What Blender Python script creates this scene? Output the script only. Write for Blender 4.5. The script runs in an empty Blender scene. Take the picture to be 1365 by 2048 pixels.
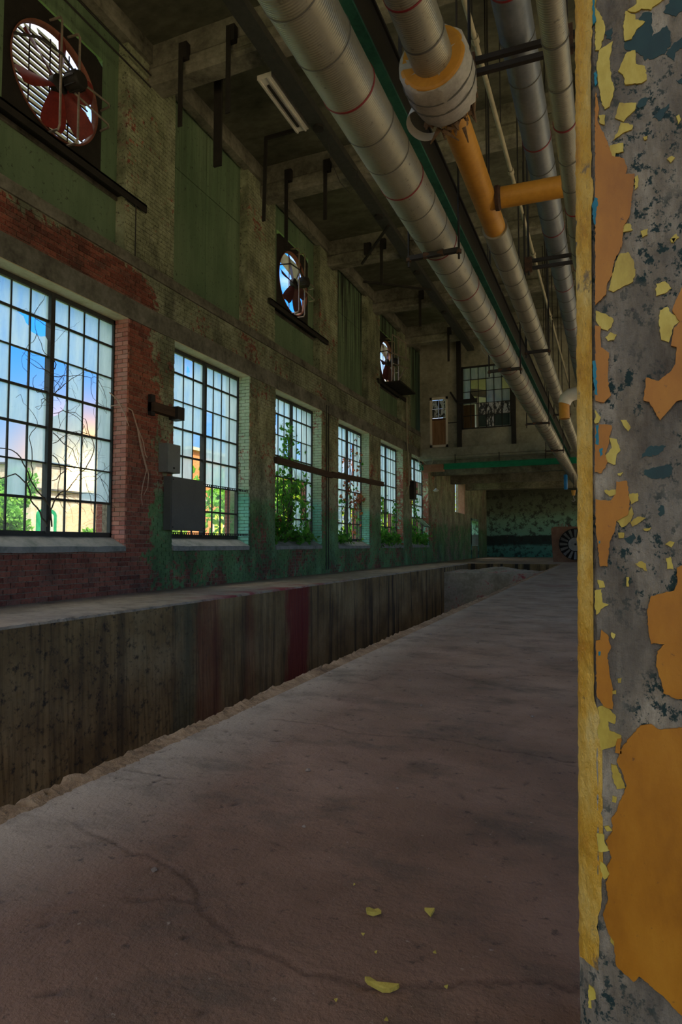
import bpy, math, random
from mathutils import Vector, Matrix
import numpy as np
random.seed(7); rng = np.random.default_rng(7)
PI = math.pi
S = bpy.context.scene
COL = S.collection

# ------------------------------------------------------------------ camera
cd = bpy.data.cameras.new('camera'); cam = bpy.data.objects.new('camera', cd); COL.objects.link(cam)
cam.location = (0, 0, 0.75)
cam.rotation_euler = (math.radians(93.0), 0, math.radians(22.54))
cd.sensor_fit = 'VERTICAL'; cd.sensor_height = 36.0; cd.lens = 1260.0 / 2048 * 36.0
cd.clip_start = 0.02; cd.clip_end = 500
S.camera = cam

# ------------------------------------------------------------------ view
S.view_settings.view_transform = 'Standard'; S.view_settings.look = 'None'
S.view_settings.gamma = 1.0; S.view_settings.use_curve_mapping = False
S.view_settings.exposure = 1.85

# ------------------------------------------------------------------ sky
SUN_GLOW = Vector((-0.700, 0.706, 0.108)).normalized()
wd = bpy.data.worlds.new('sky'); S.world = wd; wd.use_nodes = True
def build_world():
    nt = wd.node_tree; N = nt.nodes; L = nt.links; N.clear()
    out = N.new('ShaderNodeOutputWorld'); bg = N.new('ShaderNodeBackground'); bg.inputs['Strength'].default_value = 1.0
    tc = N.new('ShaderNodeTexCoord'); sep = N.new('ShaderNodeSeparateXYZ'); L.new(tc.outputs['Generated'], sep.inputs[0])
    def cramp(fac, stops):
        r = N.new('ShaderNodeValToRGB'); e = r.color_ramp.elements; L.new(fac, r.inputs[0])
        e[0].position, e[0].color = stops[0][0], (*stops[0][1], 1); e[1].position, e[1].color = stops[-1][0], (*stops[-1][1], 1)
        for p, c in stops[1:-1]: k = e.new(p); k.color = (*c, 1)
        return r.outputs[0]
    blue = cramp(sep.outputs['Z'], [(0, (.24,.24,.22)), (.08, (.17,.23,.28)), (.17, (.075,.19,.35)), (.30, (.018,.145,.46)), (.45, (.02,.15,.50)), (1, (.05,.20,.50))])
    cloud = cramp(sep.outputs['Z'], [(0, (.25,.24,.22)), (.15, (.25,.27,.28)), (.40, (.52,.51,.50)), (.7, (1.10,1.0,.88)), (1, (1.35,1.2,1.05))])
    add = N.new('ShaderNodeMath'); add.operation = 'ADD'; add.inputs[1].default_value = .16; L.new(sep.outputs['Z'], add.inputs[0])
    mx = N.new('ShaderNodeMath'); mx.operation = 'MAXIMUM'; mx.inputs[1].default_value = .05; L.new(add.outputs[0], mx.inputs[0])
    dv = N.new('ShaderNodeVectorMath'); dv.operation = 'DIVIDE'; L.new(tc.outputs['Generated'], dv.inputs[0])
    cmb = N.new('ShaderNodeCombineXYZ'); [L.new(mx.outputs[0], cmb.inputs[i]) for i in range(3)]; L.new(cmb.outputs[0], dv.inputs[1])
    nz = N.new('ShaderNodeTexNoise'); nz.inputs['Scale'].default_value = 1.15; nz.inputs['Detail'].default_value = 7; nz.inputs['Roughness'].default_value = .58
    L.new(dv.outputs[0], nz.inputs['Vector'])
    over = N.new('ShaderNodeMapRange'); L.new(sep.outputs['Z'], over.inputs[0]); over.inputs[1].default_value = .30; over.inputs[2].default_value = .75; over.inputs[3].default_value = -.05; over.inputs[4].default_value = .17
    ns = N.new('ShaderNodeMath'); ns.operation = 'ADD'; L.new(nz.outputs['Fac'], ns.inputs[0]); L.new(over.outputs[0], ns.inputs[1])
    cr = N.new('ShaderNodeValToRGB'); cr.color_ramp.elements[0].position = .46; cr.color_ramp.elements[1].position = .62; L.new(ns.outputs[0], cr.inputs[0])
    mix = N.new('ShaderNodeMix'); mix.data_type = 'RGBA'; L.new(cr.outputs[0], mix.inputs[0]); L.new(blue, mix.inputs[6]); L.new(cloud, mix.inputs[7])
    # warm aureole round the low sun
    dot = N.new('ShaderNodeVectorMath'); dot.operation = 'DOT_PRODUCT'; L.new(tc.outputs['Generated'], dot.inputs[0]); dot.inputs[1].default_value = SUN_GLOW
    cl = N.new('ShaderNodeMath'); cl.operation = 'MAXIMUM'; cl.inputs[1].default_value = 0; L.new(dot.outputs['Value'], cl.inputs[0])
    # the low air round the sun is reddened ...
    pw = N.new('ShaderNodeMath'); pw.operation = 'POWER'; pw.inputs[1].default_value = 320; L.new(cl.outputs[0], pw.inputs[0])
    sc = N.new('ShaderNodeMath'); sc.operation = 'MULTIPLY'; sc.inputs[1].default_value = .92; L.new(pw.outputs[0], sc.inputs[0])
    wm = N.new('ShaderNodeMix'); wm.data_type = 'RGBA'; L.new(sc.outputs[0], wm.inputs[0]); L.new(mix.outputs[2], wm.inputs[6]); wm.inputs[7].default_value = (.62, .25, .045, 1)
    last = wm.outputs[2]
    # ... and brightens towards the disc
    for power, col in ((1100, (1.4, .70, .13, 1)), (4000, (9, 6.2, 2.6, 1))):
        pw = N.new('ShaderNodeMath'); pw.operation = 'POWER'; pw.inputs[1].default_value = power; L.new(cl.outputs[0], pw.inputs[0])
        m = N.new('ShaderNodeMix'); m.data_type = 'RGBA'; m.inputs[6].default_value = (0, 0, 0, 1); m.inputs[7].default_value = col; L.new(pw.outputs[0], m.inputs[0])
        m.clamp_factor = False
        a = N.new('ShaderNodeMix'); a.data_type = 'RGBA'; a.blend_type = 'ADD'; a.inputs[0].default_value = 1; L.new(last, a.inputs[6]); L.new(m.outputs[2], a.inputs[7]); last = a.outputs[2]
    L.new(last, bg.inputs['Color']); L.new(bg.outputs[0], out.inputs[0])
build_world()

# ------------------------------------------------------------------ sun over the roof
sl = bpy.data.lights.new('sun', 'SUN'); sl.energy = 3.2; sl.color = (1.0, .90, .74); sl.angle = math.radians(.6)
so = bpy.data.objects.new('sun', sl); COL.objects.link(so); so.location = (20, -20, 40)
so.rotation_euler = Vector((-.45, .27, -.85)).to_track_quat('-Z', 'Y').to_euler()

def portal(name, loc, direction, sx, sy):
    l = bpy.data.lights.new(name, 'AREA'); l.shape = 'RECTANGLE'; l.size = sx; l.size_y = sy; l.energy = 1
    l.cycles.is_portal = True
    o = bpy.data.objects.new(name, l); COL.objects.link(o); o.location = loc
    o.rotation_euler = Vector(direction).to_track_quat('-Z', 'Y').to_euler()

# ------------------------------------------------------------------ helpers
ORG = {}
class MB:
    def __init__(s): s.v = []; s.f = []; s.r = []
    def add(s, vs, fs, r=0.0):
        b = len(s.v); s.v += [tuple(p) for p in vs]; s.f += [tuple(i + b for i in f) for f in fs]; s.r += [r] * len(vs); return s
    def box(s, x0, x1, y0, y1, z0, z1, r=0.0):
        return s.add([(x0,y0,z0),(x1,y0,z0),(x1,y1,z0),(x0,y1,z0),(x0,y0,z1),(x1,y0,z1),(x1,y1,z1),(x0,y1,z1)],
              [(0,3,2,1),(4,5,6,7),(0,1,5,4),(1,2,6,5),(2,3,7,6),(3,0,4,7)], r)
    def bar(s, p0, p1, w, h, up=(0,0,1)):
        p0 = Vector(p0); p1 = Vector(p1); d = (p1 - p0).normalized(); up = Vector(up)
        if abs(d.dot(up)) > .98: up = Vector((0,1,0)) if abs(d.y) < .9 else Vector((1,0,0))
        a = d.cross(up).normalized() * (w/2); b = a.cross(d).normalized() * (h/2)
        vs = [q + sa*a + sb*b for q in (p0, p1) for sa, sb in ((-1,-1),(1,-1),(1,1),(-1,1))]
        return s.add(vs, [(0,1,2,3),(7,6,5,4),(0,4,5,1),(1,5,6,2),(2,6,7,3),(3,7,4,0)])
    def tube(s, pts, r, n=8, caps=True):
        pts = [Vector(p) for p in pts]; rs = r if isinstance(r, (list, tuple)) else [r]*len(pts)
        d0 = (pts[1]-pts[0]).normalized(); u = d0.orthogonal().normalized(); base = len(s.v); m = len(pts)
        for i, p in enumerate(pts):
            d = ((pts[min(i+1,m-1)]-pts[max(i-1,0)])).normalized()
            u = (u - d*u.dot(d)).normalized(); w = d.cross(u)
            for k in range(n):
                a = 2*PI*k/n; s.v.append(tuple(p + rs[i]*(math.cos(a)*u + math.sin(a)*w))); s.r.append(0)
        for i in range(m-1):
            for k in range(n):
                a = base+i*n+k; b = base+i*n+(k+1)%n; s.f.append((a, b, b+n, a+n))
        if caps:
            s.f.append(tuple(base+k for k in range(n))[::-1]); s.f.append(tuple(base+(m-1)*n+k for k in range(n)))
        return s
    def lathe(s, prof, origin, axis, n=32, closed=False):
        o = Vector(origin); d = Vector(axis).normalized(); u = d.orthogonal().normalized(); w = d.cross(u); b = len(s.v); m = len(prof)
        for (h, r) in prof:
            for k in range(n):
                a = 2*PI*k/n; s.v.append(tuple(o + d*h + r*(math.cos(a)*u + math.sin(a)*w))); s.r.append(0)
        for i in range(m if closed else m-1):
            j = (i+1) % m
            for k in range(n):
                s.f.append((b+i*n+k, b+i*n+(k+1)%n, b+j*n+(k+1)%n, b+j*n+k))
        return s
    def prism(s, poly, fn, t):       # poly in (u,v), fn(u,v,depth) -> point
        m = len(poly); b = len(s.v)
        for d in (0, t):
            for (u, v) in poly: s.v.append(tuple(fn(u, v, d))); s.r.append(0)
        s.f.append(tuple(b+i for i in range(m))[::-1]); s.f.append(tuple(b+m+i for i in range(m)))
        for i in range(m):
            j = (i+1) % m; s.f.append((b+i, b+j, b+m+j, b+m+i))
        return s
    def build(s, name, mat, parent=None, smooth=False, origin=None):
        if parent is not None and origin is None: org = ORG[parent.name]
        elif origin is not None: org = Vector(origin)
        else:
            a = np.array(s.v); org = Vector(((a[:,0].min()+a[:,0].max())/2, (a[:,1].min()+a[:,1].max())/2, a[:,2].min()))
        me = bpy.data.meshes.new(name)
        me.from_pydata([(p[0]-org.x, p[1]-org.y, p[2]-org.z) for p in s.v], [], s.f)
        if any(s.r):
            at = me.attributes.new('rnd', 'FLOAT', 'POINT'); at.data.foreach_set('value', s.r)
        if smooth: me.polygons.foreach_set('use_smooth', [True]*len(me.polygons))
        me.materials.append(mat); me.update()
        o = bpy.data.objects.new(name, me); COL.objects.link(o)
        link(o, org, parent); return o
def link(o, org, parent):
    org = Vector(org); ORG[o.name] = org
    if parent is not None:
        o.parent = parent; o.location = org - ORG[parent.name]
    else: o.location = org
def copy_at(src, name, org, parent):
    o = src.copy(); o.name = name; COL.objects.link(o); o.parent = None; link(o, org, parent); return o
def thing(name, label, cat, loc, group=None):
    o = bpy.data.objects.new(name, None); COL.objects.link(o); o.location = loc; ORG[o.name] = Vector(loc); o.empty_display_size = .1
    return tag(o, label, cat, group)
def tag(o, label, cat, group=None):
    o['label'] = label; o['category'] = cat
    if group: o['group'] = group
    return o
def struct(o, label=None):
    o['kind'] = 'structure'
    if label: o['label'] = label
    return o
def smooth_by_angle(o, ang=40):
    me = o.data; me.polygons.foreach_set('use_smooth', [True]*len(me.polygons))
    try: me.set_sharp_from_angle(angle=math.radians(ang))
    except Exception: pass

# ------------------------------------------------------------------ materials
def newmat(name):
    m = bpy.data.materials.new(name); m.use_nodes = True; nt = m.node_tree; nt.nodes.clear()
    out = nt.nodes.new('ShaderNodeOutputMaterial'); bs = nt.nodes.new('ShaderNodeBsdfPrincipled'); nt.links.new(bs.outputs[0], out.inputs[0])
    return m, nt, nt.nodes, nt.links, bs, out
def pos(N, L, scale=(1,1,1)):
    g = N.new('ShaderNodeNewGeometry'); mp = N.new('ShaderNodeMapping'); mp.inputs['Scale'].default_value = scale
    L.new(g.outputs['Position'], mp.inputs['Vector']); return mp.outputs[0]
def noise(N, L, vec, scale, detail=5, rough=.6, dist=0):
    n = N.new('ShaderNodeTexNoise'); n.inputs['Scale'].default_value = scale; n.inputs['Detail'].default_value = detail
    n.inputs['Roughness'].default_value = rough; n.inputs['Distortion'].default_value = dist
    if vec is not None: L.new(vec, n.inputs['Vector'])
    return n.outputs['Fac']
def ramp(N, L, fac, stops, interp='LINEAR'):
    r = N.new('ShaderNodeValToRGB'); r.color_ramp.interpolation = interp; e = r.color_ramp.elements
    def c4(c): return (c, c, c, 1) if isinstance(c, (int, float)) else (*c, 1)
    e[0].position, e[0].color = stops[0][0], c4(stops[0][1]); e[1].position, e[1].color = stops[-1][0], c4(stops[-1][1])
    for p, c in stops[1:-1]: k = e.new(p); k.color = c4(c)
    L.new(fac, r.inputs[0]); return r.outputs[0]
def mix(N, L, fac, a, b, mode='MIX'):
    m = N.new('ShaderNodeMix'); m.data_type = 'RGBA'; m.blend_type = mode
    for i, x in ((0, fac), (6, a), (7, b)):
        if isinstance(x, (int, float)): m.inputs[i].default_value = x if i == 0 else (x, x, x, 1)
        elif isinstance(x, tuple): m.inputs[i].default_value = (*x, 1)
        else: L.new(x, m.inputs[i])
    return m.outputs[2]
def math_(N, L, op, a, b=None, c=None, clamp=False):
    m = N.new('ShaderNodeMath'); m.operation = op; m.use_clamp = clamp
    for i, x in enumerate((a, b, c)):
        if x is None: continue
        if isinstance(x, (int, float)): m.inputs[i].default_value = x
        else: L.new(x, m.inputs[i])
    return m.outputs[0]
def maprange(N, L, v, a, b, c=0, d=1):
    m = N.new('ShaderNodeMapRange'); L.new(v, m.inputs[0])
    for i, x in enumerate((a, b, c, d)): m.inputs[i+1].default_value = x
    return m.outputs[0]
def bump(N, L, bs, h, strength=.3, dist=.01):
    b = N.new('ShaderNodeBump'); b.inputs['Strength'].default_value = strength; b.inputs['Distance'].default_value = dist
    L.new(h, b.inputs['Height']); L.new(b.outputs[0], bs.inputs['Normal'])
def xyz(N, L):
    g = N.new('ShaderNodeNewGeometry'); s = N.new('ShaderNodeSeparateXYZ'); L.new(g.outputs['Position'], s.inputs[0]); return s.outputs
def pm(name, stops, scale=3, rough=.8, bstr=.2, bdist=.01, bscale=None, stretch=(1,1,1), metal=0.0, detail=6, spec=.3):
    m, nt, N, L, bs, out = newmat(name)
    v = pos(N, L, stretch); n = noise(N, L, v, scale, detail, .65)
    n2 = noise(N, L, v, scale*7.3, 4, .6)
    f = math_(N, L, 'ADD', math_(N, L, 'MULTIPLY', n, .7), math_(N, L, 'MULTIPLY', n2, .3))
    L.new(ramp(N, L, f, stops), bs.inputs['Base Color'])
    bs.inputs['Roughness'].default_value = rough; bs.inputs['Metallic'].default_value = metal; bs.inputs['Specular IOR Level'].default_value = spec
    if bstr: bump(N, L, bs, noise(N, L, v, bscale or scale*9, 5, .65), bstr, bdist)
    return m

M = {}
M['black_steel'] = pm('black_steel', [(.3,(.012,.012,.011)),(.7,(.03,.026,.022))], 6, .6, .1)
M['dark_frame'] = pm('dark_frame', [(.3,(.025,.028,.024)),(.6,(.05,.052,.045)),(.75,(.12,.06,.03))], 9, .6, .1)
M['rust_dark'] = pm('rust_dark', [(.35,(.03,.022,.016)),(.6,(.09,.045,.024)),(.75,(.05,.035,.028))], 12, .8, .3)
M['timber'] = pm('timber', [(.3,(.035,.022,.014)),(.7,(.09,.055,.034))], 5, .8, .3, stretch=(1,.15,4))
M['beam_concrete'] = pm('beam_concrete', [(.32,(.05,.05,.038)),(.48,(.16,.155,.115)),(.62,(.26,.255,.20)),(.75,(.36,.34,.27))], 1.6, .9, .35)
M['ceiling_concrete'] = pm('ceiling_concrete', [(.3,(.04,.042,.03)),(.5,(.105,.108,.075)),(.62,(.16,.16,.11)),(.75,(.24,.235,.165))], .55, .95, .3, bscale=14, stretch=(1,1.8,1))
M['mezz_concrete'] = pm('mezz_concrete', [(.3,(.14,.14,.10)),(.5,(.30,.29,.215)),(.7,(.44,.42,.33))], 1.0, .9, .25)
M['sill'] = pm('sill', [(.3,(.10,.12,.105)),(.5,(.26,.27,.24)),(.62,(.33,.32,.29)),(.75,(.18,.36,.30))], 3, .85, .3)
M['pipe_blue'] = pm('pipe_blue', [(.3,(.15,.175,.19)),(.7,(.26,.285,.30))], 4, .38, .1, metal=.35)
M['yellow_pipe'] = pm('yellow_pipe', [(.3,(.40,.18,.022)),(.55,(.58,.28,.035)),(.8,(.66,.36,.07))], 3, .5, .15)
M['green_steel'] = pm('green_steel', [(.35,(.018,.09,.06)),(.6,(.045,.19,.125)),(.78,(.16,.15,.11))], 4, .6, .2)
M['bright_green'] = pm('bright_green', [(.3,(.0,.16,.07)),(.7,(.01,.32,.15))], 4, .55, .1)
M['conduit'] = pm('conduit', [(.3,(.26,.245,.17)),(.7,(.42,.39,.28))], 6, .6, .1)
M['canvas'] = pm('canvas', [(.3,(.30,.28,.22)),(.7,(.56,.53,.44))], 6, .9, .5, .006)
M['fiber'] = pm('fiber', [(.3,(.20,.12,.06)),(.7,(.42,.28,.16))], 20, .95, 1, .02)
M['fan_red'] = pm('fan_red', [(.3,(.10,.012,.010)),(.6,(.22,.028,.02)),(.8,(.13,.03,.02))], 6, .5, .15)
M['fan_ring'] = pm('fan_ring', [(.3,(.16,.06,.035)),(.7,(.30,.12,.075))], 6, .6, .15)
M['slat'] = pm('slat', [(.3,(.40,.38,.31)),(.7,(.66,.63,.53))], 4, .7, .1)
M['rod'] = pm('rod', [(.3,(.16,.14,.11)),(.7,(.40,.33,.26))], 15, .45, .1, metal=.4)
M['white_enamel'] = pm('white_enamel', [(.3,(.50,.49,.42)),(.7,(.66,.65,.58))], 4, .45, .05)
M['panel_grey'] = pm('panel_grey', [(.3,(.085,.09,.08)),(.7,(.12,.125,.11))], 3, .55, .05)
M['box_grey'] = pm('box_grey', [(.3,(.15,.165,.145)),(.7,(.21,.225,.20))], 3, .55, .05)
M['blue'] = pm('blue', [(.3,(.01,.14,.36)),(.7,(.02,.22,.50))], 5, .4, 0)
M['rust_brown'] = pm('rust_brown', [(.3,(.20,.10,.055)),(.7,(.36,.20,.12))], 5, .8, .2)
M['grey_metal'] = pm('grey_metal', [(.3,(.20,.19,.17)),(.7,(.34,.33,.29))], 5, .5, .1, metal=.3)
M['lead'] = pm('twig', [(.3,(.06,.045,.032)),(.7,(.14,.11,.08))], 12, .9, .1)
M['dry_vine'] = pm('dry_vine', [(.3,(.40,.28,.20)),(.7,(.60,.44,.33))], 12, .9, .1)
M['bark'] = pm('bark', [(.3,(.05,.04,.03)),(.7,(.13,.10,.07))], 8, .95, .4)
M['grass'] = pm('grass', [(.3,(.06,.11,.02)),(.7,(.18,.24,.06))], .8, 1, .2)
M['added_yard'] = pm('added_yard', [(.3,(.26,.22,.13)),(.7,(.40,.34,.22))], .8, 1, .2)  # ground out of view, added as a tan reflector for warm sunlight
M['stone'] = pm('stone', [(.3,(.36,.27,.19)),(.5,(.55,.46,.36)),(.7,(.68,.60,.50))], 3, .9, .4)
M['roofing'] = pm('roofing', [(.3,(.05,.05,.05)),(.7,(.10,.10,.10))], 3, .9, .1)
M['window_white'] = pm('window_white', [(.3,(.40,.42,.36)),(.7,(.56,.58,.50))], 4, .6, .05)
M['leaf_reflection_glass'] = pm('leaf_reflection_glass', [(.35,(.10,.20,.03)),(.5,(.42,.50,.04)),(.65,(.75,.70,.10))], 2.5, .15, 0, spec=.5)  # reflected foliage painted into the pane colour
M['dark_glass'] = pm('dark_glass', [(.3,(.03,.05,.05)),(.7,(.06,.09,.08))], 1, .08, 0, spec=.6)
M['chip_yellow'] = pm('chip_yellow', [(.3,(.36,.26,.03)),(.6,(.56,.44,.08)),(.72,(.09,.07,.05))], 60, .7, .4, .002)
M['pebble'] = pm('pebble', [(.3,(.18,.13,.09)),(.7,(.34,.26,.19))], 30, .9, .3)
M['cable'] = pm('cable', [(.3,(.02,.02,.02)),(.7,(.05,.05,.045))], 8, .6, 0)
M['band_dark'] = pm('band_dark', [(.3,(.09,.09,.075)),(.7,(.15,.145,.12))], 8, .5, 0)
M['band_red'] = pm('band_red', [(.3,(.17,.015,.02)),(.7,(.26,.03,.03))], 8, .5, 0)
M['wood_brown'] = pm('wood_brown', [(.3,(.16,.085,.035)),(.7,(.34,.20,.10))], 4, .7, .15, stretch=(3,1,.3))
M['soffit_lit'] = pm('soffit_lit', [(.3,(.42,.36,.19)),(.5,(.60,.53,.31)),(.7,(.70,.64,.42))], 3, .85, .2)  # pale yellow daylight on the window heads put into the colour
M['fan_dark'] = pm('fan_dark', [(.3,(.03,.012,.012)),(.7,(.09,.02,.018))], 6, .5, .1)
M['cream_wall'] = pm('cream_wall', [(.3,(.55,.50,.38)),(.7,(.76,.71,.58))], 1, .9, .1)

def leafmat(name, stops, scale=3):
    m, nt, N, L, bs, out = newmat(name)
    g = noise(N, L, pos(N, L), scale, 3)
    c = ramp(N, L, g, stops); L.new(c, bs.inputs['Base Color']); bs.inputs['Roughness'].default_value = .55
    t = N.new('ShaderNodeBsdfTranslucent'); L.new(c, t.inputs['Color'])
    ms = N.new('ShaderNodeMixShader'); ms.inputs[0].default_value = .5; L.new(bs.outputs[0], ms.inputs[1]); L.new(t.outputs[0], ms.inputs[2]); L.new(ms.outputs[0], out.inputs[0])
    return m
M['slat'] = leafmat('louvre_sheet', [(.3,(.50,.47,.38)),(.7,(.74,.70,.58))])
M['ivy'] = leafmat('ivy', [(.3,(.03,.13,.015)),(.55,(.10,.34,.03)),(.75,(.26,.50,.06))], 4)
M['ivy_red'] = leafmat('ivy_red', [(.3,(.30,.07,.03)),(.7,(.60,.20,.08))], 4)
M['leaf_bright'] = leafmat('leaf_bright', [(.3,(.12,.30,.02)),(.5,(.34,.50,.04)),(.7,(.66,.62,.05))], 1.2)
M['leaf_green'] = leafmat('leaf_green', [(.3,(.04,.16,.02)),(.55,(.14,.38,.03)),(.75,(.32,.52,.05))], 1.2)

def glassmat(name, frost):
    m, nt, N, L, bs, out = newmat(name); N.remove(bs)
    tr = N.new('ShaderNodeBsdfTransparent'); tr.inputs[0].default_value = (.93, .96, .95, 1) if not frost else (.80, .91, .96, 1)
    gl = N.new('ShaderNodeBsdfGlossy'); gl.inputs['Roughness'].default_value = .1
    m1 = N.new('ShaderNodeMixShader'); m1.inputs[0].default_value = .05; L.new(tr.outputs[0], m1.inputs[1]); L.new(gl.outputs[0], m1.inputs[2]); last = m1.outputs[0]
    if frost:
        tl = N.new('ShaderNodeBsdfTranslucent'); df = N.new('ShaderNodeBsdfDiffuse')
        v = pos(N, L, (1, 1, .22)); n = noise(N, L, v, 4.5, 6, .6)
        n2 = noise(N, L, pos(N, L), 26, 4, .7)
        L.new(ramp(N, L, n, [(.3,(.66,.82,.90)),(.7,(.86,.95,.98))]), tl.inputs[0])
        df.inputs[0].default_value = (.30, .32, .28, 1)
        m2 = N.new('ShaderNodeMixShader'); m2.inputs[0].default_value = .16; L.new(tl.outputs[0], m2.inputs[1]); L.new(df.outputs[0], m2.inputs[2])
        m3 = N.new('ShaderNodeMixShader'); L.new(ramp(N, L, n, [(.3,.42),(.7,.70)]), m3.inputs[0]); L.new(last, m3.inputs[1]); L.new(m2.outputs[0], m3.inputs[2]); last = m3.outputs[0]
        dk = N.new('ShaderNodeBsdfDiffuse'); dk.inputs[0].default_value = (.05,.05,.04,1)
        m4 = N.new('ShaderNodeMixShader'); L.new(ramp(N, L, n2, [(.66,0.0),(.74,.8)]), m4.inputs[0]); L.new(last, m4.inputs[1]); L.new(dk.outputs[0], m4.inputs[2]); last = m4.outputs[0]
    L.new(last, out.inputs[0]); return m
M['glass_clear'] = glassmat('glass_clear', False)
M['glass_frosted'] = glassmat('glass_frosted', True)

def brickmat(name, mortar=False, outside=None):
    m, nt, N, L, bs, out = newmat(name)
    P = pos(N, L); c = xyz(N, L)
    if mortar: base = ramp(N, L, noise(N, L, P, 20, 4), [(.3,(.20,.16,.11)),(.7,(.38,.32,.23))])
    else:
        a = N.new('ShaderNodeAttribute'); a.attribute_name = 'rnd'
        base = ramp(N, L, a.outputs['Fac'], [(0,(.17,.045,.030)),(.35,(.28,.080,.050)),(.7,(.36,.115,.070)),(1,(.22,.09,.065))])
        base = mix(N, L, ramp(N, L, noise(N, L, P, 30, 5), [(.45,0.0),(.75,.5)]), base, (.30,.22,.16))
    if outside is None:
        # peeling paint: bare round the first window, painted further on
        big = noise(N, L, P, .85, 7, .66); fine = noise(N, L, P, 9, 6, .7)
        s = math_(N, L, 'ADD', math_(N, L, 'MULTIPLY', big, .55), math_(N, L, 'MULTIPLY', fine, .49))
        edge = math_(N, L, 'ADD', c[1], math_(N, L, 'MULTIPLY', noise(N, L, P, 2.2, 4), .9))
        by = math_(N, L, 'MULTIPLY_ADD', maprange(N, L, c[2], 4.9, 5.3, 1, 0), maprange(N, L, edge, 8.35, 8.95, -.23, 0.0), .055)
        hz = maprange(N, L, c[2], 4.0, 5.3, 0, .06)
        f = math_(N, L, 'ADD', math_(N, L, 'ADD', s, by), hz)
        fac = ramp(N, L, f, [(.525, 0.0), (.555, 1.0)])
        zz = math_(N, L, 'ADD', c[2], math_(N, L, 'MULTIPLY', noise(N, L, P, 1.5, 4), .5))
        dado = maprange(N, L, zz, 1.85, 2.05, 1, 0)
        teal = ramp(N, L, noise(N, L, P, 1.3, 5), [(.3,(.085,.18,.065)),(.55,(.15,.28,.115)),(.72,(.17,.38,.20))])
        pale = ramp(N, L, noise(N, L, P, 2.0, 6, .7), [(.3,(.15,.17,.095)),(.5,(.29,.32,.195)),(.7,(.43,.46,.31))])
        paint = mix(N, L, dado, pale, teal)
        base = mix(N, L, fac, base, paint)
        soot = ramp(N, L, noise(N, L, pos(N, L, (1,1,.5)), 1.7, 7, .72), [(.38,.55),(.56,0.0)])
        spk = ramp(N, L, noise(N, L, P, 24, 4, .7), [(.56,0.0),(.64,.8)])
        base = mix(N, L, soot, base, (.03,.03,.024)); base = mix(N, L, spk, base, (.035,.032,.025))
    else:
        base = outside
    L.new(base, bs.inputs['Base Color']) if not isinstance(base, tuple) else None
    bs.inputs['Roughness'].default_value = .85; bs.inputs['Specular IOR Level'].default_value = .25
    bump(N, L, bs, noise(N, L, P, 60, 5, .7), .35, .004)
    return m
M['brick'] = brickmat('brick'); M['mortar'] = brickmat('mortar', True)
def barebrick():
    m, nt, N, L, bs, out = newmat('bare_brick_lit'); a = N.new('ShaderNodeAttribute'); a.attribute_name = 'rnd'; P = pos(N, L)
    base = ramp(N, L, a.outputs['Fac'], [(0,(.40,.12,.08)),(.4,(.52,.18,.12)),(.8,(.60,.24,.16)),(1,(.46,.20,.15))])
    base = mix(N, L, ramp(N, L, noise(N, L, P, 30, 5), [(.45,0.0),(.75,.5)]), base, (.55,.38,.27))
    L.new(base, bs.inputs['Base Color']); bs.inputs['Roughness'].default_value = .85; bump(N, L, bs, noise(N, L, P, 60, 5, .7), .35, .004); return m
M['brick_bare_lit'] = barebrick()  # unpainted brick, lighter and pinker to carry the window glow in its colour
def jambpaint():
    m, nt, N, L, bs, out = newmat('reveal_paint_lit'); P = pos(N, L); c = xyz(N, L); a = N.new('ShaderNodeAttribute'); a.attribute_name = 'rnd'
    base = ramp(N, L, a.outputs['Fac'], [(0,(.30,.08,.05)),(.5,(.44,.14,.09)),(1,(.36,.15,.11))])
    zz = math_(N, L, 'ADD', c[2], math_(N, L, 'MULTIPLY', noise(N, L, P, 1.5, 4), .5))
    dado = maprange(N, L, zz, 2.0, 2.2, 1, 0)
    paint = mix(N, L, dado, ramp(N, L, noise(N, L, P, 2.5, 6), [(.3,(.36,.50,.30)),(.7,(.60,.70,.48))]), ramp(N, L, noise(N, L, P, 2, 5), [(.3,(.16,.50,.34)),(.7,(.28,.66,.52))]))
    f = math_(N, L, 'ADD', math_(N, L, 'MULTIPLY', noise(N, L, P, .45, 4), .6), math_(N, L, 'MULTIPLY', noise(N, L, P, 9, 6, .7), .45))
    f = math_(N, L, 'ADD', f, maprange(N, L, c[1], 18.9, 22.0, .06, -.05))
    base = mix(N, L, ramp(N, L, f, [(.47,0.0),(.51,1.0)]), base, paint)
    spk = ramp(N, L, noise(N, L, P, 20, 4, .7), [(.62,0.0),(.69,.7)]); base = mix(N, L, spk, base, (.07,.06,.045))
    L.new(base, bs.inputs['Base Color']); bs.inputs['Roughness'].default_value = .8; bump(N, L, bs, noise(N, L, P, 60, 5, .7), .35, .004); return m
M['jamb_paint_lit'] = jambpaint()  # mint and teal paint, lightened so the reveals look lit by the windows
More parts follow.
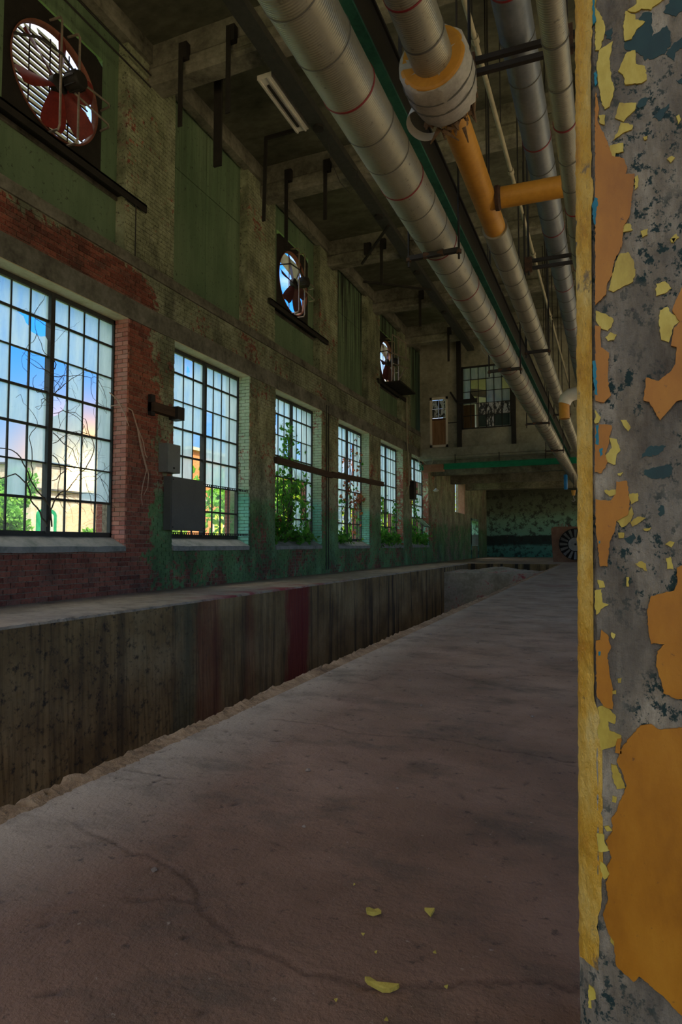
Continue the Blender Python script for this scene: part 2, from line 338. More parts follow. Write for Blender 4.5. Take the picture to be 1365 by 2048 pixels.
def plaster_green():
    m, nt, N, L, bs, out = newmat('green_plaster'); P = pos(N, L, (1,1,.35)); c = xyz(N, L)
    base = ramp(N, L, noise(N, L, P, 1.1, 6), [(.3,(.09,.155,.08)),(.5,(.14,.215,.12)),(.7,(.19,.265,.155))])
    spk = ramp(N, L, noise(N, L, pos(N, L), 14, 6, .75), [(.58,0.0),(.66,.85)])
    base = mix(N, L, spk, base, (.035,.045,.03))
    st = noise(N, L, pos(N, L, (1, 3.2, .12)), 2.6, 6, .7)
    amt = math_(N, L, 'MULTIPLY', maprange(N, L, c[1], 14.5, 16.5, .25, 1), maprange(N, L, c[2], 5.6, 8.0, .25, 1))
    sf = math_(N, L, 'MULTIPLY', ramp(N, L, st, [(.45,0.0),(.56,1.0)]), amt)
    base = mix(N, L, sf, base, (.016,.018,.014))
    L.new(base, bs.inputs['Base Color']); bs.inputs['Roughness'].default_value = .75; bs.inputs['Specular IOR Level'].default_value = .3
    bump(N, L, bs, noise(N, L, pos(N, L), 30, 5), .2, .005); return m
M['plaster'] = plaster_green()
def backwall():
    m, nt, N, L, bs, out = newmat('back_wall_paint'); P = pos(N, L); c = xyz(N, L)
    z = math_(N, L, 'ADD', c[2], math_(N, L, 'MULTIPLY', noise(N, L, P, .9, 5), .5))
    zone = ramp(N, L, math_(N, L, 'DIVIDE', z, 5.0), [(.0,(.06,.26,.19)),(.18,(.11,.32,.25)),(.215,(.03,.05,.045)),(.315,(.03,.045,.04)),(.33,(.20,.44,.34)),(.50,(.22,.42,.31)),(.62,(.15,.20,.13)),(.85,(.06,.07,.05))])
    spk = ramp(N, L, noise(N, L, P, 3.0, 8, .74), [(.50,0.0),(.57,.85)])
    base = mix(N, L, spk, zone, (.03,.032,.028))
    sp2 = ramp(N, L, noise(N, L, P, 5.0, 8, .74), [(.62,0.0),(.67,.7)])
    base = mix(N, L, sp2, base, (.36,.38,.30))
    L.new(base, bs.inputs['Base Color']); bs.inputs['Roughness'].default_value = .85
    bump(N, L, bs, noise(N, L, P, 20, 5), .3, .01); return m
M['back_wall'] = backwall()
def pitmat():
    m, nt, N, L, bs, out = newmat('pit_concrete'); P = pos(N, L); c = xyz(N, L)
    base = ramp(N, L, noise(N, L, P, 1.2, 7), [(.3,(.13,.075,.026)),(.5,(.25,.155,.058)),(.7,(.37,.25,.11))])
    streak = noise(N, L, pos(N, L, (1.6, 2.4, .10)), 1.7, 5, .65)
    ya = maprange(N, L, c[1], 8, 17, .45, .95)
    base = mix(N, L, math_(N, L, 'MULTIPLY', ramp(N, L, streak, [(.50,0.0),(.60,1.0)]), ya), base, (.018,.014,.010))
    wob = math_(N, L, 'ADD', c[1], math_(N, L, 'MULTIPLY', noise(N, L, pos(N, L, (1,1,.3)), 2.5, 5), .9))
    for (y0, y1, col, k) in ((10.35, 11.1, (.20,.015,.014), .85), (7.75, 8.25, (.20,.03,.018), .45), (7.25, 7.6, (.02,.06,.04), .5), (8.9, 9.1, (.22,.04,.02), .3)):
        up = maprange(N, L, wob, y0-.12, y0+.06, 0, 1); dn = maprange(N, L, wob, y1-.06, y1+.14, 1, 0)
        base = mix(N, L, math_(N, L, 'MULTIPLY', math_(N, L, 'MULTIPLY', up, dn), k), base, col)
    spk = ramp(N, L, noise(N, L, P, 11, 6, .75), [(.53,0.0),(.63,.85)])
    sy = maprange(N, L, c[1], 6.0, 7.6, 1, .15)
    base = mix(N, L, math_(N, L, 'MULTIPLY', spk, sy), base, (.02,.016,.012))
    L.new(base, bs.inputs['Base Color']); bs.inputs['Roughness'].default_value = .9
    bump(N, L, bs, noise(N, L, P, 18, 6, .7), .35, .01); return m
M['pit'] = pitmat()
def floormat():
    m, nt, N, L, bs, out = newmat('floor_concrete'); P = pos(N, L); c = xyz(N, L)
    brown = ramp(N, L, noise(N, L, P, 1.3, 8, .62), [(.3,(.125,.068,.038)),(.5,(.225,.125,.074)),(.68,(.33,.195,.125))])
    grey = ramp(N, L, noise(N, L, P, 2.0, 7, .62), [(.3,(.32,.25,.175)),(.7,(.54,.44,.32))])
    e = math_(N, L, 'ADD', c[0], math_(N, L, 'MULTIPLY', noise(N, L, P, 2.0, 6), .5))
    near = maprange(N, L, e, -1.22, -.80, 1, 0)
    fary = maprange(N, L, math_(N, L, 'ADD', c[1], math_(N, L, 'MULTIPLY', noise(N, L, P, .5, 5), 4)), 3.2, 9, 0, .75)  # brown to worn grey further off, with window light falloff painted in
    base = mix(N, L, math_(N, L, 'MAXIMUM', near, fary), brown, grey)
    dk = ramp(N, L, noise(N, L, pos(N, L, (1,1.5,1)), 2.6, 9, .72), [(.50,0.0),(.66,.60)])
    base = mix(N, L, dk, base, (.07,.058,.038))
    rd = ramp(N, L, noise(N, L, P, .55, 4), [(.60,0.0),(.70,.6)])
    base = mix(N, L, rd, base, (.24,.08,.07))
    # red paint spill on the ledge
    ly = math_(N, L, 'MULTIPLY', maprange(N, L, c[1], 7.0, 8.2, 0, 1), maprange(N, L, c[1], 10.5, 13, 1, 0))
    lx = math_(N, L, 'MULTIPLY', maprange(N, L, c[0], -5.2, -5.6, 1, .15), maprange(N, L, c[0], -5.0, -4.9, 1, 0))
    ln = ramp(N, L, noise(N, L, P, 1.8, 5), [(.40,0.0),(.56,1.0)])
    base = mix(N, L, math_(N, L, 'MULTIPLY', math_(N, L, 'MULTIPLY', ly, lx), ln), base, (.40,.07,.07))
    spk = ramp(N, L, noise(N, L, P, 55, 3, .6), [(.68,0.0),(.74,.6)]); base = mix(N, L, spk, base, (.42,.34,.26))
    sp2 = ramp(N, L, noise(N, L, P, 23, 5, .7), [(.60,0.0),(.68,.75)]); base = mix(N, L, sp2, base, (.05,.033,.022))
    a = N.new('ShaderNodeAttribute'); a.attribute_name = 'rnd'
    base = mix(N, L, a.outputs['Fac'], base, (.03,.02,.014))
    L.new(base, bs.inputs['Base Color']); bs.inputs['Specular IOR Level'].default_value = .35
    L.new(ramp(N, L, noise(N, L, P, 3, 5), [(.3,.55),(.7,.85)]), bs.inputs['Roughness'])
    h = math_(N, L, 'ADD', noise(N, L, P, 14, 7, .66), math_(N, L, 'MULTIPLY', noise(N, L, P, 90, 4, .6), .35))
    bump(N, L, bs, h, .7, .016); return m
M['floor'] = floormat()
M['curb'] = pm('curb', [(.3,(.13,.08,.04)),(.5,(.34,.22,.115)),(.7,(.54,.38,.22))], 5, .95, .9, .02)
M['rubble'] = pm('rubble', [(.3,(.26,.21,.14)),(.47,(.44,.36,.25)),(.54,(.54,.45,.33)),(.62,(.50,.12,.11))], 1.6, .9, .5)
def pipemat():
    m, nt, N, L, bs, out = newmat('pipe_jacket'); P = pos(N, L); c = xyz(N, L)
    base = ramp(N, L, noise(N, L, pos(N, L, (1,.35,1)), 3.0, 6), [(.3,(.25,.24,.17)),(.55,(.37,.355,.26)),(.75,(.45,.43,.33))])
    spk = ramp(N, L, noise(N, L, P, 26, 6, .72), [(.60,0.0),(.68,.75)]); base = mix(N, L, spk, base, (.07,.065,.05))
    L.new(base, bs.inputs['Base Color']); bs.inputs['Roughness'].default_value = .36; bs.inputs['Metallic'].default_value = .35
    w = math_(N, L, 'SINE', math_(N, L, 'MULTIPLY', c[1], 2*PI/.016))
    bump(N, L, bs, w, .30, .0025); return m
M['pipe_jacket'] = pipemat()
def columnmat():
    m, nt, N, L, bs, out = newmat('column_concrete'); P = pos(N, L)
    S2 = pos(N, L, (1.0, 1.0, .30)); 
    base = ramp(N, L, noise(N, L, S2, 24, 8, .7), [(.28,(.085,.060,.030)),(.5,(.29,.235,.145)),(.68,(.52,.44,.29))])
    dk = ramp(N, L, noise(N, L, pos(N, L, (1,1,.5)), 11, 5, .6), [(.42,.55),(.58,0.0)]); base = mix(N, L, dk, base, (.07,.06,.045))
    reg = ramp(N, L, noise(N, L, P, 10, 4, .6), [(.40,0.0),(.55,1.0)])
    g = math_(N, L, 'MULTIPLY', ramp(N, L, noise(N, L, pos(N, L, (1,1,.8)), 85, 7, .74), [(.535,0.0),(.57,1.0)]), reg)
    base = mix(N, L, g, base, (.012,.034,.026))
    pt = ramp(N, L, noise(N, L, P, 120, 3, .6), [(.66,0.0),(.74,.8)]); base = mix(N, L, pt, base, (.05,.045,.035))
    L.new(base, bs.inputs['Base Color']); bs.inputs['Roughness'].default_value = .85
    h = math_(N, L, 'ADD', noise(N, L, pos(N, L, (1,1,.14)), 150, 5, .7), noise(N, L, P, 70, 5, .7))
    bump(N, L, bs, h, .8, .006); return m
M['column'] = columnmat()
def paintmat(name, stops, scale, bs_=.35, lump=60, dist=.003, extra=None):
    m, nt, N, L, bs, out = newmat(name); P = pos(N, L)
    base = ramp(N, L, noise(N, L, pos(N, L, (1,1,.45)), scale, 6, .65), stops)
    if extra: base = mix(N, L, ramp(N, L, noise(N, L, P, 20, 6, .7), [(.62,0.0),(.68,1.0)]), base, extra)
    dk = ramp(N, L, noise(N, L, P, 110, 4, .7), [(.66,0.0),(.73,.7)]); base = mix(N, L, dk, base, (.10,.05,.02))
    L.new(base, bs.inputs['Base Color']); bs.inputs['Roughness'].default_value = .5; bs.inputs['Specular IOR Level'].default_value = .35
    bump(N, L, bs, noise(N, L, pos(N, L, (1,1,.5)), lump, 6, .65), bs_, dist); return m
M['paint_orange'] = paintmat('paint_orange', [(.3,(.31,.108,.003)),(.5,(.43,.160,.005)),(.7,(.53,.22,.012))], 14, .25)
M['paint_yellow'] = paintmat('paint_yellow', [(.3,(.38,.25,.025)),(.5,(.55,.40,.05)),(.7,(.70,.55,.10))], 30, .3)
M['paint_chamfer'] = paintmat('paint_chamfer', [(.3,(.52,.22,.010)),(.46,(.72,.38,.03)),(.58,(.80,.50,.09)),(.72,(.82,.62,.22))], 22, 1.0, 95, .009, (.26,.17,.07))
M['paint_green'] = paintmat('paint_green', [(.3,(.008,.030,.022)),(.7,(.015,.055,.04))], 30)
M['paint_teal'] = paintmat('paint_teal', [(.3,(.0,.12,.15)),(.7,(.01,.22,.26))], 30)
def bldmat(name, a, b, mort, sc=1.0):
    m, nt, N, L, bs, out = newmat(name)
    g = N.new('ShaderNodeNewGeometry'); s = N.new('ShaderNodeSeparateXYZ'); L.new(g.outputs['Position'], s.inputs[0])
    cb = N.new('ShaderNodeCombineXYZ'); L.new(math_(N, L, 'ADD', s.outputs[0], s.outputs[1]), cb.inputs[0]); L.new(s.outputs[2], cb.inputs[1])
    t = N.new('ShaderNodeTexBrick'); L.new(cb.outputs[0], t.inputs['Vector']); t.inputs['Color1'].default_value = (*a,1); t.inputs['Color2'].default_value = (*b,1); t.inputs['Mortar'].default_value = (*mort,1)
    t.inputs['Scale'].default_value = 2.3*sc; t.inputs['Mortar Size'].default_value = .012
    L.new(mix(N, L, ramp(N, L, noise(N, L, pos(N, L), .6, 5), [(.4,0.0),(.7,.4)]), t.outputs['Color'], tuple(x*.6 for x in a)), bs.inputs['Base Color']); bs.inputs['Roughness'].default_value = .9
    return m
M['bld_orange'] = bldmat('orange_brick', (.62,.17,.045), (.70,.23,.07), (.66,.36,.20))
M['bld_tan'] = bldmat('tan_brick', (.62,.40,.24), (.70,.50,.34), (.70,.58,.44))
M['bld_red'] = bldmat('red_brick', (.24,.06,.045), (.30,.085,.06), (.36,.25,.20), 1.6)

# ------------------------------------------------------------------ the hall: numbers
XW = -6.79; XM = -6.802; XO = -7.25; XF = -7.08
PITCH = 3.67; W0 = 8.83 - PITCH                          # left jamb of the first window
WIN = [(8.83 + (k-1)*PITCH, 8.83 + (k-1)*PITCH + 2.52) for k in range(-2, 6)]   # k=0 is the first one seen
ZS, ZH = .70, 4.30; ZF0, ZF1 = .91, 4.25
ZP = 5.33; ZC = 9.05; YB = 40.6; Y0 = -6.6; XR = 6.0
MEZ_Y = 24.8

# ------------------------------------------------------------------ floor, ledge, pit
def crack_lines():
    return [[(-1.34,1.34),(-1.17,1.28),(-1.08,1.25),(-.98,1.26),(-.86,1.22),(-.77,1.14),(-.64,1.09),(-.54,1.08),(-.47,1.08),(-.37,1.08),(-.29,1.11),(-.18,1.14),(-.11,1.18),(-.05,1.17)],
            [(-1.34,2.43),(-1.12,2.47),(-.96,2.40),(-.75,2.42),(-.60,2.44),(-.43,2.38),(-.22,2.37),(-.1,2.36)],
            [(-1.49,1.70),(-1.39,1.72),(-1.31,1.71),(-1.25,1.72)], [(-.96,1.10),(-.87,1.13),(-.77,1.14)], [(-1.31,1.71),(-1.33,1.62)],
            [(-1.3,3.6),(-.95,3.75),(-.7,3.55),(-.45,3.8),(-.1,3.9),(.3,3.8)], [(-1.35,6.1),(-.8,5.8),(-.3,6.2),(.4,6.0)]]
LEDGE_Y = np.concatenate([np.linspace(Y0, 4, 20), np.linspace(4, 15, 320)[1:], np.linspace(15, 25.8, 120)[1:]])
LEDGE_X = -5.10 + np.convolve(rng.normal(0, .018, len(LEDGE_Y)), np.ones(4)/4, 'same') + rng.normal(0, .003, len(LEDGE_Y))
def build_floor():
    nx, ny = 300, 620
    xs = np.linspace(-1.52, .75, nx+1); ys = np.concatenate([np.linspace(.45, 3.0, 360), np.linspace(3.0, 8.0, ny-360+2)[1:]]); ny = len(ys)-1
    X, Y = np.meshgrid(xs, ys, indexing='ij'); Z = np.zeros_like(X); C = np.zeros_like(X)
    for line in crack_lines():
        pts = []
        for (a, b) in zip(line[:-1], line[1:]):
            n = max(2, int(math.dist(a, b)/.0065))
            for i in range(n): t = i/n; pts.append((a[0]+(b[0]-a[0])*t, a[1]+(b[1]-a[1])*t))
        off = np.cumsum(rng.normal(0, .0026, (len(pts), 2)), axis=0); off -= np.linspace(0, 1, len(pts))[:, None]*off[-1]
        for (px, py), (ox, oy) in zip(pts, off):
            w = .0050*random.uniform(.7, 1.4)
            i0, i1 = np.searchsorted(xs, px+ox-.03), np.searchsorted(xs, px+ox+.03); j0, j1 = np.searchsorted(ys, py+oy-.03), np.searchsorted(ys, py+oy+.03)
            sl_ = (slice(i0, i1), slice(j0, j1)); d2 = (X[sl_]-px-ox)**2 + (Y[sl_]-py-oy)**2; g = np.exp(-d2/(w*w)); Z[sl_] = np.minimum(Z[sl_], -.0045*g); C[sl_] = np.maximum(C[sl_], .55*g)
    for _ in range(150):                                         # chips and pits
        px, py = random.uniform(-1.5, .6), random.uniform(.8, 5); a = random.uniform(0, PI); L_, w = random.uniform(.006, .022), random.uniform(.004, .008)
        dx, dy = X-px, Y-py; u = dx*math.cos(a)+dy*math.sin(a); v = -dx*math.sin(a)+dy*math.cos(a)
        g = np.exp(-(u/L_)**2-(v/w)**2); Z -= .0035*g; C = np.maximum(C, .65*g)
    mb = MB(); mb.v = list(zip(X.ravel().tolist(), Y.ravel().tolist(), Z.ravel().tolist())); mb.r = C.ravel().tolist()
    st = ny+1
    mb.f = [(i*st+j, (i+1)*st+j, (i+1)*st+j+1, i*st+j+1) for i in range(nx) for j in range(ny)]
    b = len(mb.v)
    def q(x0, x1, y0, y1):
        mb.add([(x0,y0,0),(x1,y0,0),(x1,y1,0),(x0,y1,0)], [(0,1,2,3)])
    q(.75, XR, Y0, 25.8); q(-1.52, .75, Y0, .45); q(-1.52, .75, 8.0, 25.8); q(XW-.3, XR, 25.8, YB)
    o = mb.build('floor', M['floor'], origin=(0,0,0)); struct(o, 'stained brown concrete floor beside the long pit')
    for p in o.data.polygons: p.use_smooth = True
    e = MB(); yy = LEDGE_Y; ny = len(yy)                  # left ledge with a worn edge
    prof = []
    prof = LEDGE_X
    vs = []; 
    for y, x in zip(yy, prof): vs += [(XW-.3, y, 0), (x-.05, y, 0), (x-.015, y, -.006+rng.normal(0,.003)), (x, y, -.03)]
    fs = [(4*i+k, 4*i+k+1, 4*i+k+5, 4*i+k+4) for i in range(ny-1) for k in range(3)]
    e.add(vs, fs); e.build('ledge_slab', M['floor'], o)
build_floor()

def build_pit():
    mb = MB(); zb = -2.7
    yy = LEDGE_Y; ny = len(yy)
    def strip(x, flip, z0=-.03):
        b = []; zz = np.linspace(z0, zb, 10)
        for i, y in enumerate(yy):
            for k, z in enumerate(zz): b.append((LEDGE_X[i] if k == 0 and not flip else x + rng.normal(0, .003), y, z))
        f = [(i*10+k, (i+1)*10+k, (i+1)*10+k+1, i*10+k+1) for i in range(ny-1) for k in range(9)]
        mb.add(b, [t[::-1] for t in f] if flip else f)
    strip(-5.10, False); strip(-1.56, True)
    mb.add([(-5.1,25.8,0.0),(-1.56,25.8,0.0),(-1.56,25.8,zb),(-5.1,25.8,zb)], [(0,1,2,3)])
    mb.add([(-5.1,Y0,0.0),(-1.56,Y0,0.0),(-1.56,Y0,zb),(-5.1,Y0,zb)], [(3,2,1,0)])
    mb.add([(-5.4,Y0-.3,zb+.02),(-1.3,Y0-.3,zb+.02),(-1.3,26.1,zb+.02),(-5.4,26.1,zb+.02)], [(0,1,2,3)])
    o = mb.build('wall_pit', M['pit'], origin=(-3.3, 8, zb)); struct(o, 'streaked and stained concrete walls of the long pit')
    # rough broken kerb along the near edge
    k = MB(); n = 700; yy = np.concatenate([np.linspace(.4, 9, 520), np.linspace(9, 25.8, 182)[1:]])
    prof0 = [(-1.60,-.30),(-1.615,-.05),(-1.60,-.006),(-1.575,.010),(-1.55,.006),(-1.525,.003),(-1.50,-.004)]
    vs = []; m = len(prof0); ph = np.cumsum(rng.normal(0, .004, len(yy))); ph -= np.linspace(0, 1, len(yy))*ph[-1]; ph = np.clip(ph, -.03, .03)
    for i, y in enumerate(yy):
        for j, (x, z) in enumerate(prof0):
            a = 1 if 0 < j < m-1 else .2
            vs.append((x + a*(rng.normal(0,.007) + ph[i]*.6), y, z + (a*rng.normal(0,.006) if j < 5 else 0)))
    fs = [(m*i+t, m*i+t+1, m*(i+1)+t+1, m*(i+1)+t) for i in range(len(yy)-1) for t in range(m-1)]
    k.add(vs, fs); t = k.build('trim_1', M['curb'], origin=(-1.56, 10, -.3)); struct(t, 'broken tan concrete lip along the near edge of the pit')
    # cut-off concrete block near the end of the pit
    b = MB(); xs = np.linspace(-5.10, -1.56, 40); ys = np.linspace(21.6, 24.4, 20); vs = []
    for y in ys:
        for x in xs:
            h = -.20 + rng.normal(0, .012) + (.15*math.exp(-((x+3.5)/.8)**2-((y-23.6)/.5)**2))
            vs.append((x, y, h))
    fs = [(i*40+j, i*40+j+1, (i+1)*40+j+1, (i+1)*40+j) for i in range(19) for j in range(39)]
    b.add(vs, fs); base = len(b.v)
    for x in xs: b.v.append((x, 21.58, -2.7)); b.r.append(0)
    b.f += [(base+j, base+j+1, j+1, j) for j in range(39)]
    bo = b.build('concrete_block', M['rubble']); tag(bo, 'pale broken concrete block with red paint closing the far end of the pit', 'block')
build_pit()

# ------------------------------------------------------------------ left wall
def rects_openings():
    r = []
    for k, (a, b) in enumerate(WIN): r.append((a, b, ZS, ZH))
    return r
UP = []                                                              # upper recesses
for (a, b) in WIN: UP.append((a + .08 if False else a - .06, b - .12, ZP, 8.78))
def wall_left():
    mb = MB()
    mb.box(XO, XM, Y0, YB, -.05, ZS)
    edges = [Y0] + [y for w in WIN[:-0 or None] for y in w] + [31.35]
    # piers between windows
    ys = [Y0] + [y for w in WIN for y in w]
    for i in range(0, len(ys)-1, 2): mb.box(XO, XM, ys[i], ys[i+1], ZS, ZH)
    last = WIN[-1][1]
    mb.box(XO, XM, last, 31.35, ZS, ZH); mb.box(XO, XM, 31.35, 33.6, ZS, 2.4); mb.box(XO, XM, 33.6, 35.4, ZS, ZH)
    mb.box(XO, XM, 35.4, 37.5, 2.15, ZH); mb.box(XO, XM, 37.5, YB, ZS, ZH)
    mb.box(XO, XM, Y0, YB, ZH, ZP)
    us = [Y0] + [y for u in UP for y in u[:2]]
    for i in range(0, len(us)-1, 2): mb.box(XO, XM, us[i], us[i+1], ZP, ZC)
    mb.box(XO, XM, UP[-1][1], 26.3, ZP, ZC); mb.box(XO, XM, 26.3, 30.8, ZP, 5.45); mb.box(XO, XM, 26.3, 30.8, 8.4, ZC); mb.box(XO, XM, 30.8, YB, ZP, ZC)
    for u in UP: mb.box(XO, XM-.02, u[0], u[1], 8.78, ZC)
    o = mb.build('wall_left', M['mortar'], origin=(XW, 16, 0)); struct(o, 'tall left brick wall with peeling green paint and big windows')
    # bricks
    CH, BL, J = .0705, .214, .0105
    regs = [(3.9, 27.5, .0, ZS-.0)]
    ps = [(WIN[i][1], WIN[i+1][0]) for i in range(len(WIN)-1)] + [(WIN[-1][1], 27.5)]
    for (a, b) in ps: 
        if b > 3.9: regs.append((max(a, 3.9), b, ZS, ZH))
    regs.append((3.9, 24.8, 4.62, 5.16))
    us = [(UP[i][1], UP[i+1][0]) for i in range(len(UP)-1)]
    for (a, b) in us:
        if b > 3.9: regs.append((max(a, 3.9), b, 5.16, 8.6))
    singles = []; rest = MB(); count = 0
    def one(mp, u0, u1, v0, v1, d, r):
        j = lambda: random.uniform(-.0016, .0016)
        vs = [mp(u, v, t) for t in (-.03, d) for (u, v) in ((u0+j(), v0+j()), (u1+j(), v0+j()), (u1+j(), v1+j()), (u0+j(), v1+j()))]
        return vs, [(4,5,6,7),(0,1,5,4),(1,2,6,5),(2,3,7,6),(3,0,4,7)], r
    cand = []
    mpx = lambda u, v, t: (XW + t, u, v)
    row = 0; z = 0.0
    while z < 8.6:
        z0, z1 = z + J/2, z + CH - J/2; off = (row % 2)*BL/2 + (.0 if row % 6 else BL*.25)
        for (a, b, c, d) in regs:
            if z1 < c + .02 or z0 > d - .02: continue
            zz0, zz1 = max(z0, c), min(z1, d)
            if zz1 - zz0 < .02: continue
            i = math.floor((a-off)/BL); 
            while True:
                y0 = off + i*BL + J/2; y1 = off + (i+1)*BL - J/2; i += 1
                if y0 > b: break
                y0, y1 = max(y0, a), min(y1, b)
                if y1 - y0 < .035 or random.random() < .004: continue
                cand.append((one(mpx, y0, y1, zz0, zz1, random.gauss(0, .0022), random.random()), (y0+y1)/2, (zz0+zz1)/2))
        z += CH; row += 1
    jamb = []; jamb1 = []
    # jamb returns facing the near end (right-hand side of each opening)
    for k, (a, b) in enumerate(WIN):
        if b < 5: continue
        mpj = lambda u, v, t, b=b: (u, b - t, v)
        row = 0; z = ZS
        while z < ZH - .03:
            z0, z1 = z + J/2, min(z + CH - J/2, ZH)
            cuts = [XF-.02, XW] if row % 2 else [XF-.02, XF+.09, XW]
            if row % 2: cuts = [XF-.02, XF+.19, XW]
            for u0, u1 in zip(cuts[:-1], cuts[1:]):
                (jamb if k > 2 else jamb1).append(one(mpj, u0+J/2, u1-(J/2 if u1 < XW else 0), z0, z1, .012+random.gauss(0, .0018), random.random()))
            z += CH; row += 1
    vis = sorted([c for c in cand if c[1] > 5.45 and c[2] < 5.0], key=lambda c: (c[1]-0)**2 + (c[2]-.75)**2 + 46)[:300-len(jamb1)]
    for c in jamb1:
        mb = MB(); mb.add(*c); mb.build('brick', M['brick_bare_lit'], o, origin=tuple(np.mean(np.array(mb.v), axis=0)))
    jb = MB(); [jb.add(*c) for c in jamb]; jo = jb.build('reveal_bricks', M['jamb_paint_lit'], o); jo['kind'] = 'stuff'
    ids = set(id(c) for c in vis)
    for c in cand:
        if id(c) in ids: 
            mb = MB(); mb.add(*c[0]); 
            cen = np.mean(np.array(mb.v), axis=0)
            mb.build('brick', M['brick'], o, origin=tuple(cen))
            ORG.pop('brick', None)
        else: rest.add(*c[0])
    br = rest.build('brickwork', M['brick'], o); br['kind'] = 'stuff'
    # concrete bands, sills, green panels
    lb = MB().box(XO, XW+.015, 3.5, MEZ_Y+2.0, ZH, 4.62); lb.build('lintel_band', M['beam_concrete'], o)
    lb = MB().box(XM-.1, XW+.02, 3.5, MEZ_Y, 5.16, ZP); lb.build('string_course', M['beam_concrete'], o)
    lb = MB().box(XM-.1, XW+.05, 3.5, MEZ_Y, 8.72, ZC); lb.build('wall_plate', M['beam_concrete'], o)
    for k, (a, b) in enumerate(WIN):
        if b < 5: continue
        MB().box(XF-.03, XW-.002, a, b, ZH-.012, ZH+.002).build('window_head', M['soffit_lit'], o)
        s = MB(); pr = [(XF-.05, ZF0), (XW+.03, ZS+.03), (XW+.03, ZS-.05), (XF-.05, ZS-.05)]
        n = 12; vs = []
        for i in range(n+1):
            y = a + .005 + (b-a-.01)*i/n
            for (x, zz) in pr: vs.append((x+random.gauss(0,.003), y, zz+random.gauss(0,.003)))
        fs = [(4*i+t, 4*i+(t+1)%4, 4*(i+1)+(t+1)%4, 4*(i+1)+t) for i in range(n) for t in range(4)] + [(3,2,1,0), (4*n,4*n+1,4*n+2,4*n+3)]
        s.add(vs, fs); s.build('window_sill', M['sill'], o)
    for k, u in enumerate(UP):
        if u[1] < 5: continue
        if k in (2, 4, 6):     # fan bays: a low panel, two side strips and a head strip round the opening
            yc = (u[0]+u[1])/2 + .03
            for nm, r in (('wall_panel', (u[0], u[1], ZP, 6.16)), ('panel_strip', (u[0], yc-.86, 6.28, 8.78)), ('panel_strip', (yc+.86, u[1], 6.28, 8.78)), ('panel_strip', (yc-.86, yc+.86, 8.22, 8.78))):
                MB().box(-7.12, -6.98, *r).build(nm, M['plaster'], o)
            MB().box(-7.12, -6.95, u[0], u[1], 6.16, 6.28).build('panel_ledge', M['beam_concrete'], o)
        else:
            ym = (u[0]+u[1])/2
            for (a, b, c, d) in ((u[0], ym-.006, ZP, 7.55), (ym+.006, u[1], ZP, 7.55), (u[0], ym-.006, 7.565, 8.78), (ym+.006, u[1], 7.565, 8.78)):
                MB().box(-7.12, -6.99+random.uniform(-.004,.004), a, b, c, d).build('wall_panel', M['plaster'], o)
    return o
WL = wall_left()

# buttresses outside the piers
for i in range(2, len(WIN)):
    a, b = WIN[i][1] + .02, (WIN[i+1][0] if i+1 < len(WIN) else WIN[i][1] + 1.15) - .02
    o = MB().box(-7.39, XO, a, b, -.4, 8.4).build('buttress', M['bld_red'], WL)

